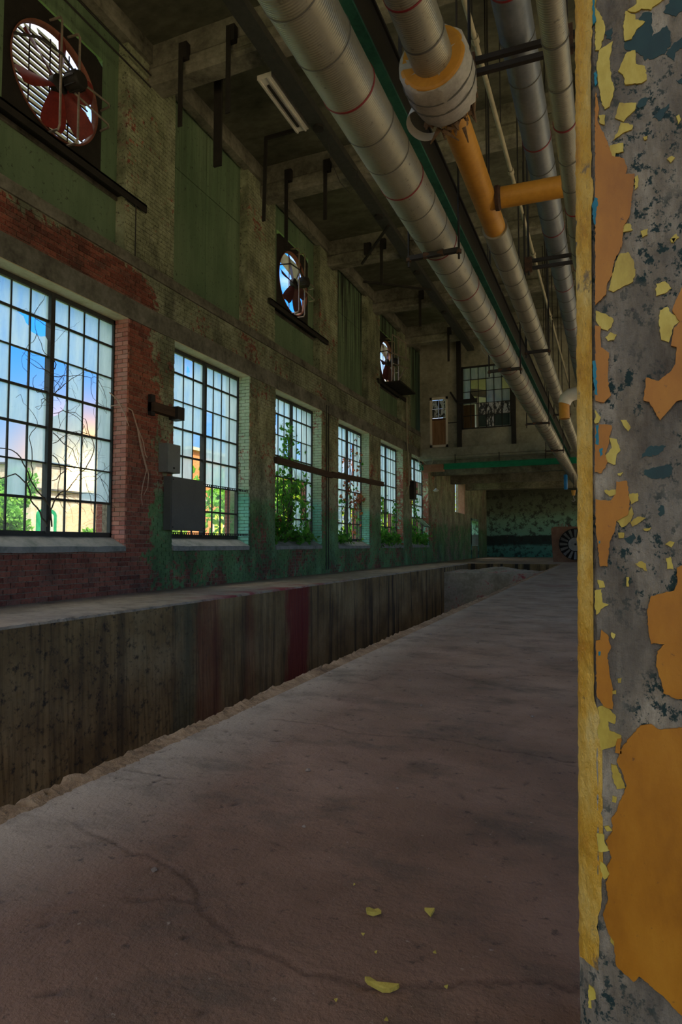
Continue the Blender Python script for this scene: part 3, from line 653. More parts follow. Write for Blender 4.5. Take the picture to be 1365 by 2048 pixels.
# ------------------------------------------------------------------ other walls, ceiling
RB = [8.255 + k*PITCH for k in range(-4, 5)]                        # pier lines of the right-hand wall
def shell():
    o = MB().box(XO, XR+.3, YB, YB+.4, -.05, ZC).build('wall_back', M['back_wall']); struct(o, 'far end wall with flaking teal paint and a black band')
    r = MB(); r.box(XR, XR+.4, Y0, YB, -.05, .7); r.box(XR, XR+.4, Y0, MEZ_Y, 5.2, ZC); r.box(XR, XR+.4, MEZ_Y, 26, .7, ZC); r.box(XR, XR+.4, 38, YB, .7, ZC); r.box(XR, XR+.4, 26, 38, 3.7, 5.4); r.box(XR, XR+.4, 26, 38, 8.4, ZC); r.box(XR, XR+.4, 31, 38, 5.4, 8.4)
    for y in RB: r.box(XR, XR+.4, y-.3, y+.3, .7, 5.2)
    r.box(XR, XR+.4, Y0, RB[0], .7, 5.2); r.box(XR, XR+.4, RB[-1], MEZ_Y, .7, 5.2)
    o = r.build('unseen_wall_right', M['ceiling_concrete']); struct(o, 'unseen glazed wall on the right of the hall, openings shaped for daylight')  # unseen openings, shaped to let more daylight into the hall
    for (a, b) in zip(RB[:-1], RB[1:]):
        f = MB()
        for (z0, z1) in ((.7, 5.2),):
            for i in range(5): y = a+.3+(b-a-.6)*i/4; f.box(XR+.18, XR+.22, y-.02, y+.02, z0, z1)
            for i in range(6): z = z0+(z1-z0)*i/5; f.box(XR+.18, XR+.22, a+.3, b-.3, z-.015, z+.015)
        f.build('window_bars', M['dark_frame'], o)
    f = MB(); f.box(XO, -6.0, Y0-.4, Y0, -.05, ZC); f.box(5.2, XR+.4, Y0-.4, Y0, -.05, ZC); f.box(-6.0, 5.2, Y0-.4, Y0, 7.4, ZC); f.box(-6.0, 5.2, Y0-.4, Y0, -.05, .0)
    o = f.build('wall_front', M['ceiling_concrete']); struct(o, 'end wall of the hall behind the viewer')
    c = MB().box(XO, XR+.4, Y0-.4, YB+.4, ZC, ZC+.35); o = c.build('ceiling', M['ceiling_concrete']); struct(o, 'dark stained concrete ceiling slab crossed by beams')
    for k in range(-2, 5):
        yc = 8.255 + k*PITCH
        if yc < -6: continue
        b = MB(); n = 30; xs = np.linspace(XW, XR, n); vs = []
        pr = [(-.17, ZC), (-.17, 8.66), (-.21, 8.60), (-.21, 8.46), (-.20, 8.455), (-.20, 8.40), (-.15, 8.36), (.15, 8.36), (.20, 8.40), (.20, 8.455), (.21, 8.46), (.21, 8.60), (.17, 8.66), (.17, ZC)]
        for x in xs:
            for (y, z) in pr: vs.append((x, yc+y+random.gauss(0,.004), z+random.gauss(0,.004)))
        m = len(pr); fs = [(m*i+t, m*(i+1)+t, m*(i+1)+t+1, m*i+t+1) for i in range(n-1) for t in range(m-1)]
        b.add(vs, fs); b.build('ceiling_beam', M['beam_concrete'], o)
    return o
CEIL = shell()

# openings for the daylight
for k, (a, b) in enumerate(WIN):
    portal('daylight_portal', (XO-.02, (a+b)/2, (ZS+ZH)/2), (1,0,0), b-a, ZH-ZS)
for k in (2, 4, 6):
    u = UP[k]; portal('daylight_portal', (XO-.02, (u[0]+u[1])/2+.03, 7.25), (1,0,0), 1.7, 1.9)
portal('daylight_portal', (XO-.02, 32.5, 3.35), (1,0,0), 2.25, 1.9); portal('daylight_portal', (XO-.02, 36.45, 1.1), (1,0,0), 2.1, 2.1)
portal('daylight_portal', (XO-.02, 28.55, 6.9), (1,0,0), 4.5, 3.0)
portal('daylight_portal', (XR+.42, 32, 2.2), (-1,0,0), 12, 3.0); portal('daylight_portal', (XR+.42, 28.5, 6.9), (-1,0,0), 5, 3.0)
for (a, b) in ((RB[0], RB[4]), (RB[4], RB[8])):
    portal('daylight_portal', (XR+.42, (a+b)/2, 2.95), (-1,0,0), b-a, 4.5)
portal('daylight_portal', (-.4, Y0-.42, 3.7), (0,1,0), 11.2, 7.4)

# ------------------------------------------------------------------ windows
PANE_W = .300; MUL = .05
states = {
 2: ["ffffffff","ffbbffff","ffcccfcf","ffffbfcf","fccfffff","ccfcccff","cccccccc"],
 3: ["ffhfffff","ffffffff","ffffcfff","fffcffff","fffcffff","cccccccc","cccccccc"],
 4: ["ffffffff","fcffffff","cffcfcff","ffffffff","cccccccf","ccccffcf","ccccfffc"],
 5: ["ffffffff","fffffcff","fffocoff","fcffffff","cffffffc","cffcfccc","ccfccccc"],
 6: ["ffffffff","fcffffff","ffffffff","ffffffff","cffcffff","cccoccoc","cccccccc"],
 7: ["ffffffff","ffffffff","ffoooooo","ffooffff","ffffffff","cccccccc","cccccccc"]}
names = {2: 'nearest tall steel window, bare twigs climbing its mullion', 3: 'second tall steel window behind the grey panel',
 4: 'tall steel window overgrown with green ivy', 5: 'tall steel window with red and green ivy', 6: 'fifth tall steel window with plants along its sill', 7: 'last tall steel window, its low vent hanging open'}
rows_z = [4.22, 3.86, 3.36, 2.86, 2.37, 1.88, 1.39, .94]
def window(k):
    a, b = WIN[k]; ym = (a+b)/2 + .02
    f = MB()
    for (y0, y1, z0, z1) in ((a, a+.04, ZF0-.04, ZH), (b-.04, b, ZF0-.04, ZH), (a, b, ZF1-.03, ZH), (a, b, ZF0-.04, ZF0+.03)): f.box(XF-.035, XF+.035, y0, y1, z0, z1)
    w = f.build('window_%d' % (k-1), M['dark_frame'], origin=(XF, (a+b)/2, ZF0)); struct(w, names[k])
    MB().box(XF-.045, XF+.055, ym-.036, ym+.036, ZF0, ZF1).build('mullion', M['dark_frame'], w)
    ycols = []
    for (s, e) in ((a+.04, ym-.036), (ym+.036, b-.04)):
        st = (e-s)/4
        for i in range(4): ycols.append((s+i*st, s+(i+1)*st))
        for i in range(1, 4): MB().bar((XF, s+i*st, ZF0), (XF, s+i*st, ZF1), .018, .028, (1,0,0)).build('muntin', M['dark_frame'], w)
    for i, z in enumerate(rows_z[1:-1]):
        t = .034 if i in (0, 2, 3, 5) else .02
        MB().box(XF-.016, XF+.018, a+.02, b-.02, z-t/2, z+t/2).build('muntin', M['dark_frame'], w)
    full = {}
    for r in range(7):
        for c in range(8):
            s = states[k][r][c]
            if s == 'o': continue
            y0, y1 = ycols[c]; z1, z0 = rows_z[r], rows_z[r+1]; cy, cz = (y0+y1)/2, (z0+z1)/2; hw, hh = (y1-y0)/2-.004, (z1-z0)/2-.006
            mt = M['glass_clear'] if s == 'c' else M['glass_frosted']
            if s in 'fc':
                key = (s, round(hw, 3), round(hh, 3))
                if key in full: copy_at(full[key], 'pane', (XF, cy, cz), w); continue
                full[key] = MB().box(XF-.002, XF+.002, cy-hw, cy+hw, cz-hh, cz+hh).build('pane', mt, w, origin=(XF, cy, cz)); continue
            if s == 'b':
                if r == 1 and c == 2: poly = [(-1,-1),(1,-1),(1,.35),(.6,.45),(.35,.75),(-.1,.85),(-.5,1),(-1,1)]
                elif r == 1: poly = [(-1,-1),(1,-1),(1,-.05),(.75,.12),(.2,.0),(-.3,.02),(-1,.1)]
                else: poly = [(-1,-1),(1,-1),(1,.9),(.6,.3),(.1,-.05),(-.5,-.25),(-1,-.35)]
                MB().prism([(u*hw, v*hh) for u, v in poly], lambda u, v, d: (XF-.002+d, cy+u, cz+v), .004).build('pane', mt, w, origin=(XF, cy, cz))
            if s == 'h':     # pane with a jagged hole
                n = 18; mb = MB(); vs = []
                for i in range(n):
                    t = 2*PI*i/n; q = max(abs(math.cos(t)), abs(math.sin(t))); vs.append((XF, cy+hw*math.cos(t)/q, cz+hh*math.sin(t)/q))
                for i in range(n):
                    t = 2*PI*i/n; rr = random.uniform(.75, 1.25); vs.append((XF, cy-.01+.05*rr*math.cos(t), cz-.08+.10*rr*math.sin(t)))
                mb.add(vs, [(i, (i+1)%n, n+(i+1)%n, n+i) for i in range(n)]); mb.build('pane', mt, w, origin=(XF, cy, cz))
    if k == 7:      # hopper vent hanging open
        v = MB(); p0 = Vector((XF+.03, ym+.1, 1.95)); 
        for t in range(5):
            y = ym+.06 + t*.27; v.bar((XF+.02, y, 1.86), (XF+.42, y, 1.50), .02, .025)
        v.bar((XF+.42, ym+.04, 1.50), (XF+.42, ym+1.16, 1.50), .03, .03); v.bar((XF+.02, ym+.04, 1.86), (XF+.02, ym+1.16, 1.86), .03, .03)
        vo = v.build('vent_sash', M['dark_frame'], w)
        for t in range(4):
            y = ym+.075 + t*.27; MB().add([(XF+.03,y,1.85),(XF+.03,y+.24,1.85),(XF+.41,y+.24,1.51),(XF+.41,y,1.51)], [(0,1,2,3)]).build('pane', M['glass_frosted'], vo)
    return w
for k in range(2, 8): window(k)
# plain frames in the two openings behind the left edge of view
for k in (0, 1):
    a, b = WIN[k]; f = MB()
    for i in range(9): f.box(XF-.02, XF+.02, a+(b-a)*i/8-.015, a+(b-a)*i/8+.015, ZF0, ZF1)
    for z in rows_z: f.box(XF-.02, XF+.02, a, b, z-.015, z+.015)
    struct(f.build('window_%d' % (9+k), M['dark_frame'], origin=(XF, (a+b)/2, ZF0)), 'tall steel window outside the left edge of the picture')
# small window under the mezzanine
w7 = MB()
for r in ((31.35,31.42,2.4,4.15),(33.53,33.6,2.4,4.15),(31.35,33.6,2.4,2.47),(31.35,33.6,4.08,4.15),(32.45,32.51,2.4,4.15)): w7.box(XF-.03, XF+.03, *r)
w7 = struct(w7.build('window_7', M['wood_brown'], origin=(XF,32.5,2.4)), 'small window with brown reveal under the mezzanine')
for y0 in (31.42, 32.51): MB().box(XF-.002, XF+.002, y0, y0+1.02, 2.47, 4.08).build('pane', M['glass_clear'], w7)
MB().box(XF, XW+.02, 33.52, 33.62, 2.38, 4.2).build('reveal_board', M['rust_brown'], w7)

# ------------------------------------------------------------------ mezzanine
def mezzanine():
    Y = MEZ_Y; zt = ZC; wx0, wx1, wz0, wz1 = -5.09, -3.15, 5.33, 7.85; dx0, dx1, dz0, dz1 = -6.38, -5.64, 4.68, 6.72
    m = MB()
    m.box(XW, dx0, Y, Y+.25, 4.45, zt); m.box(dx0, dx1, Y, Y+.25, dz1, zt); m.box(dx1, wx0, Y, Y+.25, 4.45, zt); m.box(dx0, dx1, Y, Y+.25, 4.45, dz0)
    m.box(wx0, wx1, Y, Y+.25, 4.45, wz0); m.box(wx0, wx1, Y, Y+.25, wz1, zt); m.box(wx1, XR, Y, Y+.25, 4.45, zt)
    o = struct(m.build('wall_mezzanine', M['mezz_concrete'], origin=(-3, Y, 4.45)), 'grimy cream wall of the upper room over the far end')
    for x in (-5.17, -3.07): MB().box(x-.085, x+.085, Y-.12, Y, 4.42, ZC).build('steel_post', M['black_steel'], o)
    MB().box(-5.64, -5.2, Y-.03, Y, 5.62, 5.66).build('rail_strip', M['black_steel'], o)
    b = MB(); b.box(XW, XR, Y-.14, Y+.05, 4.30, 4.62); b.box(XW, XR, Y-.02, YB, 4.22, 4.45)
    c = struct(b.build('ceiling_lower', M['mezz_concrete'], origin=(-3, 30, 4.2)), 'concrete slab of the upper room, its edge facing the hall')
    for yy, z in ((Y+.5, 3.95), (26.6, 3.75), (30.3, 3.72), (34.0, 3.72)):
        MB().box(XW, XR, yy, yy+.35, z, 4.25).build('ceiling_beam', M['beam_concrete'], c)
    # window
    f = MB(); 
    for r in ((wx0,wx0+.06,wz0,wz1),(wx1-.06,wx1,wz0,wz1),(wx0,wx1,wz0,wz0+.06),(wx0,wx1,wz1-.06,wz1)): f.box(r[0], r[1], Y+.02, Y+.09, r[2], r[3])
    w = struct(f.build('window_8', M['black_steel'], origin=(-4.1, Y, wz0)), 'upper room window with paint-spattered panes')
    cw = (wx1-wx0-.12)/6; ch = (wz1-wz0-.12)/5
    for i in range(1, 6): MB().box(wx0+.06+i*cw-.011, wx0+.06+i*cw+.011, Y+.03, Y+.07, wz0+.06, wz1-.06).build('muntin', M['black_steel'], w)
    for i in range(1, 5): MB().box(wx0+.06, wx1-.06, Y+.03, Y+.07, wz0+.06+i*ch-.011, wz0+.06+i*ch+.011).build('muntin', M['black_steel'], w)
    grid = ["ffffff","fooffo","foofff","oossss","oodsdd"]
    for r in range(5):
        for cc in range(6):
            s = grid[r][cc]
            if s == 'o': continue
            x0 = wx0+.06+cc*cw+.012; z0 = wz1-.06-(r+1)*ch+.012
            MB().box(x0, x0+cw-.024, Y+.048, Y+.052, z0, z0+ch-.024).build('pane', {'f': M['glass_frosted'], 's': M['spatter'], 'd': M['dark_glass']}[s], w)
    # door
    f = MB(); f.box(dx0, dx0+.09, Y-.02, Y+.06, dz0, dz1); f.box(dx1-.09, dx1, Y-.02, Y+.06, dz0, dz1); f.box(dx0, dx1, Y-.02, Y+.06, dz1-.1, dz1); f.box(dx0, dx1, Y-.02, Y+.06, dz0, dz0+.1)
    d = struct(f.build('door_1', M['cream_wall'], origin=((dx0+dx1)/2, Y, dz0)), 'half-glazed upper door with ragged white paint on its panes')
    MB().box(dx0+.09, dx1-.09, Y+.01, Y+.04, dz0+.1, 5.78).build('door_panel', M['wood_brown'], d)
    MB().box(dx0+.09, dx1-.09, Y, Y+.05, 5.78, 5.86).build('lock_rail', M['rust_dark'], d)
    for i in range(2):
        for j in range(2):
            x0 = dx0+.10+i*.275; z0 = 5.88+j*.37; MB().box(x0, x0+.255, Y+.018, Y+.022, z0, z0+.345).build('pane', M['spatter'], d)
    for x, ww in ((dx0+.37, .02),): MB().box(x-ww/2, x+ww/2, Y+.01, Y+.03, 5.86, dz1-.1).build('muntin', M['cream_wall'], d)
    MB().box(dx0+.09, dx1-.09, Y+.01, Y+.03, 6.225, 6.245).build('muntin', M['cream_wall'], d)
    # what shows inside the upper room
    r = MB(); r.box(XW+.3, -1.0, 31.2, 31.35, 4.45, 9.0); struct(r.build('wall_inner', M['cream_wall']), 'pale inner wall of the upper room seen through its window')
    p = thing('timber_post', 'brown timber post standing inside the upper room', 'post', (-5.0, 26.6, 4.45))
    MB().box(-5.38, -4.9, 26.55, 26.65, 4.45, 6.7).build('board', M['wood_brown'], p); MB().box(-4.82, -4.72, 26.5, 26.6, 4.45, 7.4).build('upright', M['cream_wall'], p)
    MB().bar((-5.1, 26.4, 7.2), (-4.0, 26.4, 7.0), .1, .3, (0,0,1)).build('cross_beam', M['conduit'], p)
    # steel bracket on the face of the wall
    t = thing('wall_bracket', 'black steel bracket bolted beside the upper window', 'bracket', (-5.2, Y-.2, 5.9))
    MB().bar((-5.2, Y-.16, 6.42), (-4.45, Y-.16, 6.42), .06, .17, (0,0,1)).build('arm', M['black_steel'], t)
    MB().bar((-5.25, Y-.16, 6.42), (-5.5, Y-.16, 6.85), .05, .07, (0,0,1)).build('brace', M['black_steel'], t)
    MB().prism([(-4.72,6.45),(-4.48,6.45),(-4.72,6.78)], lambda u, v, d_: (u, Y-.18+d_, v), .03).build('gusset', M['black_steel'], t)
def spattermat():
    m, nt, N, L, bs, out = newmat('spattered_glass')
    n = noise(N, L, pos(N, L, (1.4,1,.7)), 6.5, 6, .65)
    L.new(ramp(N, L, n, [(.47,(.03,.04,.04)),(.52,(.62,.63,.58))]), bs.inputs['Base Color']); bs.inputs['Roughness'].default_value = .5
    tl = N.new('ShaderNodeBsdfTranslucent'); tl.inputs[0].default_value = (.85,.87,.82,1)
    ms = N.new('ShaderNodeMixShader'); L.new(ramp(N, L, n, [(.48,0.0),(.54,.75)]), ms.inputs[0]); L.new(bs.outputs[0], ms.inputs[1]); L.new(tl.outputs[0], ms.inputs[2]); L.new(ms.outputs[0], out.inputs[0]); return m
M['spatter'] = spattermat()
mezzanine()

# bright green crane beam under the slab
gb = thing('crane_beam', 'bright green steel beam running under the upper room slab', 'beam', (-3, 24.5, 3.74))
g = MB(); g.box(-6.75, XR-.3, 24.42, 24.58, 3.93, 3.96); g.box(-6.75, XR-.3, 24.49, 24.51, 3.76, 3.95); g.box(-6.75, XR-.3, 24.42, 24.58, 3.74, 3.77); g.build('girder', M['bright_green'], gb)
MB().box(-6.55, -5.75, 24.38, 24.62, 3.66, 3.95).build('end_plate', M['rust_brown'], gb)
for x in (-5.3, -3.6, -1.9, .6): MB().bar((x, 24.5, 3.95), (x, 24.5, 4.32), .03, .03).build('hanger_bolt', M['black_steel'], gb)
# ------------------------------------------------------------------ doorway under the mezzanine
dj = MB(); dj.box(XO, XW+.03, 37.42, 37.55, 0, 2.25); dj.box(XO, XW+.03, 35.35, 35.45, 0, 2.25); dj.box(XO, XW+.03, 35.35, 37.55, 2.12, 2.25)
struct(dj.build('door_2', M['back_wall'], origin=(XW, 36.4, 0)), 'green doorway to the outside at the far left corner')

# ------------------------------------------------------------------ pipes
SL = .0135
def px_(x0, y): return x0 + SL*y
def straight(mb, x0, z, r, y0, y1, n=40):
    return mb.tube([(px_(x0, y0), y0, z), (px_(x0, y1), y1, z)], r, n)
def band(parent, x0, z, r, y, mat, w=.012, name='band'):
    c = Vector((px_(x0, y), y, z)); d = Vector((SL, 1, 0)).normalized()
    o = MB().lathe([(-w/2, r+.001), (-w/2, r+.004), (w/2, r+.004), (w/2, r+.001)], c, d, 40, True).build(name, mat, parent, origin=c); smooth_by_angle(o); return o
def insulated(name, label, x0, z, r, y0, y1, mat, seg, group=None, first=0.0, redevery=3):
    t = thing(name, label, 'pipe', (px_(x0, y0), y0, z), group)
    o = straight(MB(), x0, z, r, y0, y1).build('jacket', mat, t); smooth_by_angle(o)
    y = first; i = 0; cnt = 0
    while y < y1:
        if y > y0: band(t, x0, z, r, y, M['band_red'] if i % redevery == 0 else M['band_dark'], .013 if i % redevery == 0 else .008); cnt += 1
        y += seg*random.uniform(.93, 1.07); i += 1
    return t
P1 = insulated('insulated_pipe', 'largest pale insulated pipe with red and grey bands above the pit', -1.40, 3.50, .168, -3.0, 29.0, M['pipe_jacket'], .36, 'overhead pipes', 2.28)
# second pipe: lagged, opened at a drum-shaped flange wrap, bare orange after it
P2 = thing('orange_pipe', 'pipe with bare orange length and a canvas-wrapped flange, right of the largest pipe', 'pipe', (px_(-.963, 2), 2, 3.75), 'overhead pipes')
def s2(nm, y0, y1, r, mat):
    o = straight(MB(), -.963, 3.75, r, y0, y1).build(nm, mat, P2); smooth_by_angle(o); return o
s2('jacket', -3.0, 3.72, .128, M['pipe_jacket']); s2('bare_pipe', 3.70, 5.95, .098, M['yellow_pipe']); s2('jacket', 5.92, 24.0, .118, M['pipe_jacket'])
for i, y in enumerate((2.4, 2.75, 3.13, 3.45)): band(P2, -.963, 3.75, .128, y, M['band_red'] if i == 2 else M['band_dark'])
y = 6.25
while y < 22: band(P2, -.963, 3.75, .118, y, M['band_dark'], .008); y += .42
c = Vector((px_(-.963, 3.66), 3.66, 3.75)); ax = Vector((SL, 1, 0)).normalized()
n = 36; mb = MB(); prof = [(0,.10),(0,.205),(.02,.218),(.12,.224),(.24,.222),(.36,.205),(.40,.15),(.41,.09)]
mb.lathe(prof, c, ax, n)
mb.v = [tuple(Vector(v) + Vector((random.gauss(0,.004), random.gauss(0,.006), random.gauss(0,.004)))) for v in mb.v]
dr = mb.build('flange_wrap', M['canvas'], P2); smooth_by_angle(dr, 60)
o = MB().lathe([(-.004,.125),(-.006,.185),(-.002,.20),(.003,.205)], c, ax, n).build('flange_face', M['yellow_pipe'], dr)
for h in (.12, .22): MB().lathe([(h-.004,.222),(h-.004,.229),(h+.004,.229),(h+.004,.222)], c, ax, n, True).build('wire_band', M['band_dark'], dr)
fb = MB()
for i in range(60):
    a = random.uniform(-2.4, .9); rr = random.uniform(.12, .21); p = c + ax*random.uniform(.37, .46) + Vector((rr*math.cos(a), 0, rr*math.sin(a)))
    fb.tube([p, p + Vector((random.gauss(0,.03), random.uniform(.0,.07), random.gauss(-.015,.03)))], [random.uniform(.012,.026), .004], 5)
fb.build('torn_lagging', M['fiber'], dr)
rg = MB(); rc = c + Vector((-.16, .42, -.10))
rg.lathe([(-.035,.115),(-.035,.119),(.035,.119),(.035,.115)], rc, Vector((.25,.35,1)), 28, True); o = rg.build('loose_band', M['white_enamel'], P2); smooth_by_angle(o)
# branch
br = MB().tube([(-.90, 5.42, 3.75), (.9, 5.50, 3.75)], .088, 32).build('branch_pipe', M['yellow_pipe'], P2); smooth_by_angle(br)
o = MB().lathe([(0,.088),(0,.102),(.03,.104),(.05,.09)], (-.80, 5.42, 3.75), (1,.04,0), 28).build('weld_collar', M['rust_dark'], P2)
P3 = insulated('insulated_pipe', 'bluish grey banded pipe passing above the orange branch', -.515, 4.15, .114, -3.0, 24.0, M['pipe_blue'], .40, 'overhead pipes', 2.2, 4)
P4 = insulated('insulated_pipe', 'slim ribbed white pipe beside the yellow column', -.218, 3.35, .066, -3.0, 16.0, M['pipe_jacket'], .36, 'overhead pipes', 1.85, 3)
cd_ = thing('conduit_pipe', 'thin cream conduit running high along the ceiling between the pipes', 'pipe', (px_(-1.15, 2), 2, 5.75), 'overhead pipes')
o = straight(MB(), -1.15, 5.75, .026, -3, 24, 10).build('tube', M['conduit'], cd_, smooth=True)
for y in (6, 8.4, 11, 14.2, 18): MB().lathe([(0,.036),(0,.04),(.08,.04),(.08,.036)], (px_(-1.15,y), y, 5.75), (SL,1,0), 10, True).build('coupling', M['conduit'], cd_)
for y in (5.9, 7.6, 10.2, 13.6): MB().bar((px_(-1.15,y), y, 5.77), (px_(-1.15,y), y, ZC), .012, .012).build('hanger_rod', M['black_steel'], cd_)
# green channel beside the big pipe
gs = thing('steel_channel', 'dark green steel channel hung alongside the largest pipe', 'beam', (px_(-1.40, 2), 2, 3.95))
g = MB(); 
def pbox(x0, x1, z0, z1, y0=-3.0, y1=24.3): 
    g.add([(px_(x0,y0),y0,z0),(px_(x1,y0),y0,z0),(px_(x1,y1),y1,z0),(px_(x0,y1),y1,z0),(px_(x0,y0),y0,z1),(px_(x1,y0),y0,z1),(px_(x1,y1),y1,z1),(px_(x0,y1),y1,z1)], [(0,3,2,1),(4,5,6,7),(0,1,5,4),(1,2,6,5),(2,3,7,6),(3,0,4,7)])
pbox(-1.47, -1.345, 3.95, 3.972)
g.build('bottom_flange', M['green_steel'], gs); g = MB(); pbox(-1.47, -1.335, 4.24, 4.262); pbox(-1.37, -1.352, 3.973, 4.24)
g.build('web', M['black_steel'], gs)  # shade on the side away from the windows put in as black
for y in (4.4, 8.2, 12, 16, 20): MB().bar((px_(-1.40,y), y, 4.26), (px_(-1.40,y), y, ZC), .025, .025).build('hanger_rod', M['black_steel'], gs)

def trapeze(y, x0, zb, hw, label, group, ztop=ZC, roller=True):
    x = px_(x0, y); t = thing('pipe_hanger', label, 'hanger', (x, y, zb), group)
    MB().bar((x-hw, y, zb-.022), (x+hw, y, zb-.022), .04, .04).build('cross_bar', M['black_steel'], t)
    if roller: o = MB().lathe([(-.09,.0),(-.09,.032),(-.03,.020),(.03,.020),(.09,.032),(.09,0)], (x, y, zb-.018), (1,0,0), 12).build('roller', M['rust_dark'], t)
    for s in (-1, 1):
        MB().tube([(x+s*hw*.96, y, zb-.10), (x+s*hw*.96, y, ztop)], .011, 6).build('rod', M['black_steel'], t)
        MB().tube([(x+s*hw*.96, y, zb-.05), (x+s*hw*.96, y, zb-.02)], .026, 6).build('nut', M['rust_dark'], t)
    return t
for y, w in ((5.33, 'nearest'), (9.33, 'second'), (13.76, 'third'), (17.95, 'farthest')):
    trapeze(y, -1.40, 3.332, .235, 'black trapeze hanger under the largest pipe, %s of the four' % w, 'hangers of the largest pipe')
for y, w in ((9.6, 'nearer'), (14.5, 'farther')):
    trapeze(y, -.963, 3.632, .17, 'dark rod hanger under the second lagged pipe, %s one' % w, 'hangers of the second pipe', roller=False)
for y, w in ((4.13, 'above the wrapped flange'), (7.4, 'just past the orange branch')):
    x = px_(-.515, y); t = thing('pipe_support', 'double black bar under the bluish pipe, %s' % w, 'hanger', (x, y, 4.0), 'supports of the bluish pipe')
    for dz in (0, -.085): MB().bar((x-.36, y, 4.02+dz), (x+.36, y+.02, 4.02+dz), .035, .035).build('cross_bar', M['black_steel'], t)
    for s in (-1, 1):
        MB().tube([(x+s*.31, y, 3.86), (x+s*.31, y, ZC)], .012, 6).build('rod', M['black_steel'], t)
        MB().box(x+s*.31-.04, x+s*.31+.04, y-.035, y+.035, 3.90, 4.06).build('clamp', M['rust_dark'], t)
# white capped elbow on the right
el = thing('pipe_elbow', 'white capped elbow over a short orange pipe stub by the column', 'pipe', (-.57, 11.5, 2.95))
o = MB().tube([(-.24,11.5,3.36),(-.36,11.5,3.37),(-.46,11.5,3.35),(-.54,11.5,3.29),(-.57,11.5,3.20)], [.088,.11,.115,.115,.106], 24).build('elbow_cover', M['white_enamel'], el); smooth_by_angle(o)
o = MB().tube([(-.57,11.5,3.22),(-.57,11.5,2.94)], .088, 24).build('stub', M['yellow_pipe'], el); smooth_by_angle(o)
for y in (11.44, 11.56): MB().tube([(-.30,y,3.42),(-.30,y,ZC)], .009, 5).build('hanger_rod', M['black_steel'], el)
# blue pendant and hook far right
bl = thing('hoist_pendant', 'blue tube hanging from the green beam at the far right', 'pendant', (-1.21, 24.5, 2.8))
o = MB().lathe([(0,0),(0,.055),(.02,.068),(.53,.068),(.55,.055),(.55,0)], (-1.21,24.5,2.79), (0,0,1), 16).build('casing', M['blue'], bl); smooth_by_angle(o)
MB().tube([(-1.21,24.5,3.34),(-1.21,24.5,3.74)], .012, 6).build('cord', M['cable'], bl)
hk = thing('hoist_hook', 'small tan hoist block with a steel hook at the column edge', 'hook', (-.95, 24.5, 2.3))
o = MB().tube([(-.95,24.5,2.75),(-.95,24.5,2.56)], [.085,.055], 10).build('block', M['yellow_pipe'], hk)
MB().tube([(-.95,24.5,2.58),(-.95,24.5,2.47),(-.90,24.5,2.39),(-.95,24.5,2.33),(-1.02,24.5,2.37)], .018, 6).build('hook', M['grey_metal'], hk)
MB().tube([(-.95,24.5,2.75),(-.95,24.5,3.74)], .01, 6).build('chain', M['cable'], hk)

# ------------------------------------------------------------------ ceiling track, fixture, hanging straps
tr = thing('ceiling_track', 'dark steel track running under the ceiling beams', 'track', (-4.6, 5, 8.22))
g = MB(); g.box(-4.68, -4.42, 2.0, 24.0, 8.22, 8.25); g.box(-4.68, -4.65, 2.0, 24.0, 8.25, 8.36); g.box(-4.45, -4.42, 2.0, 24.0, 8.25, 8.36); g.build('channel', M['dark_frame'], tr)
for y in (9.9, 13.2, 16.4, 19.6): MB().lathe([(0,0),(0,.10),(.04,.10),(.05,0)], (-4.55, y, 8.17), (0,0,1), 16).build('junction_box', M['black_steel'], tr)
lf = thing('light_fixture', 'pale fluorescent batten fixed beside the ceiling track', 'lamp', (-4.85, 9.1, 8.22))
MB().box(-5.02, -4.76, 8.55, 9.95, 8.26, 8.34).build('body', M['white_enamel'], lf)
for x in (-4.98, -4.82): MB().bar((x, 8.55, 8.25), (x, 9.95, 8.25), .03, .03).build('reflector_rail', M['white_enamel'], lf)
MB().box(-4.92, -4.88, 8.7, 9.8, 8.235, 8.26).build('slot_strip', M['black_steel'], lf)
for y in (8.6, 9.9): MB().box(-4.98, -4.62, y-.02, y+.02, 8.34, 8.37).build('bracket', M['black_steel'], lf)
wc = MB().tube([(-4.5,10.2,8.2),(-4.5,10.35,7.85),(-4.42,10.6,7.55),(-4.35,10.9,7.5),(-4.3,11.15,7.75),(-4.32,11.25,8.1),(-4.45,11.3,8.24)], .006, 5)
tag(wc.build('loose_cable', M['cable']), 'loose black cable looping below the ceiling track', 'cable')
straps = [('A', -6.07, 7.98, 8.80, 7.39, 'nearest ceiling beam, closer to the wall'), ('B', -5.18, 7.98, 8.80, 7.37, 'nearest ceiling beam, closer to the track'),
 ('E', -6.09, 11.66, 8.80, 7.02, 'second ceiling beam, closer to the wall'), ('F', -5.18, 11.66, 8.80, 7.49, 'second ceiling beam, closer to the track'),
 ('G', -5.2, 15.33, 8.80, 7.53, 'third ceiling beam'), ('H', -5.17, 19.0, 8.80, 7.62, 'fourth ceiling beam'), ('I', -5.1, 22.66, 8.80, 7.5, 'last ceiling beam before the upper room')]
for nm, x, y, zt, zb, lab in straps:
    t = thing('hanging_strap', 'black steel strap hanging from the ' + lab, 'strap', (x, y, zb), 'straps hanging from the ceiling')
    MB().box(x-.05, x+.10, y-.03, y+.07, zt-.28, zt-.02).build('plate', M['black_steel'], t)
    MB().box(x-.045, x+.035, y-.035, y-.015, zb, zt-.1).build('strap', M['black_steel'], t)
t = thing('hanging_strap', 'wide black steel plate hanging just behind the nearest ceiling beam', 'strap', (-5.88, 8.75, 7.15), 'straps hanging from the ceiling')
MB().box(-5.97, -5.82, 8.73, 8.77, 7.15, ZC).build('strap', M['black_steel'], t)
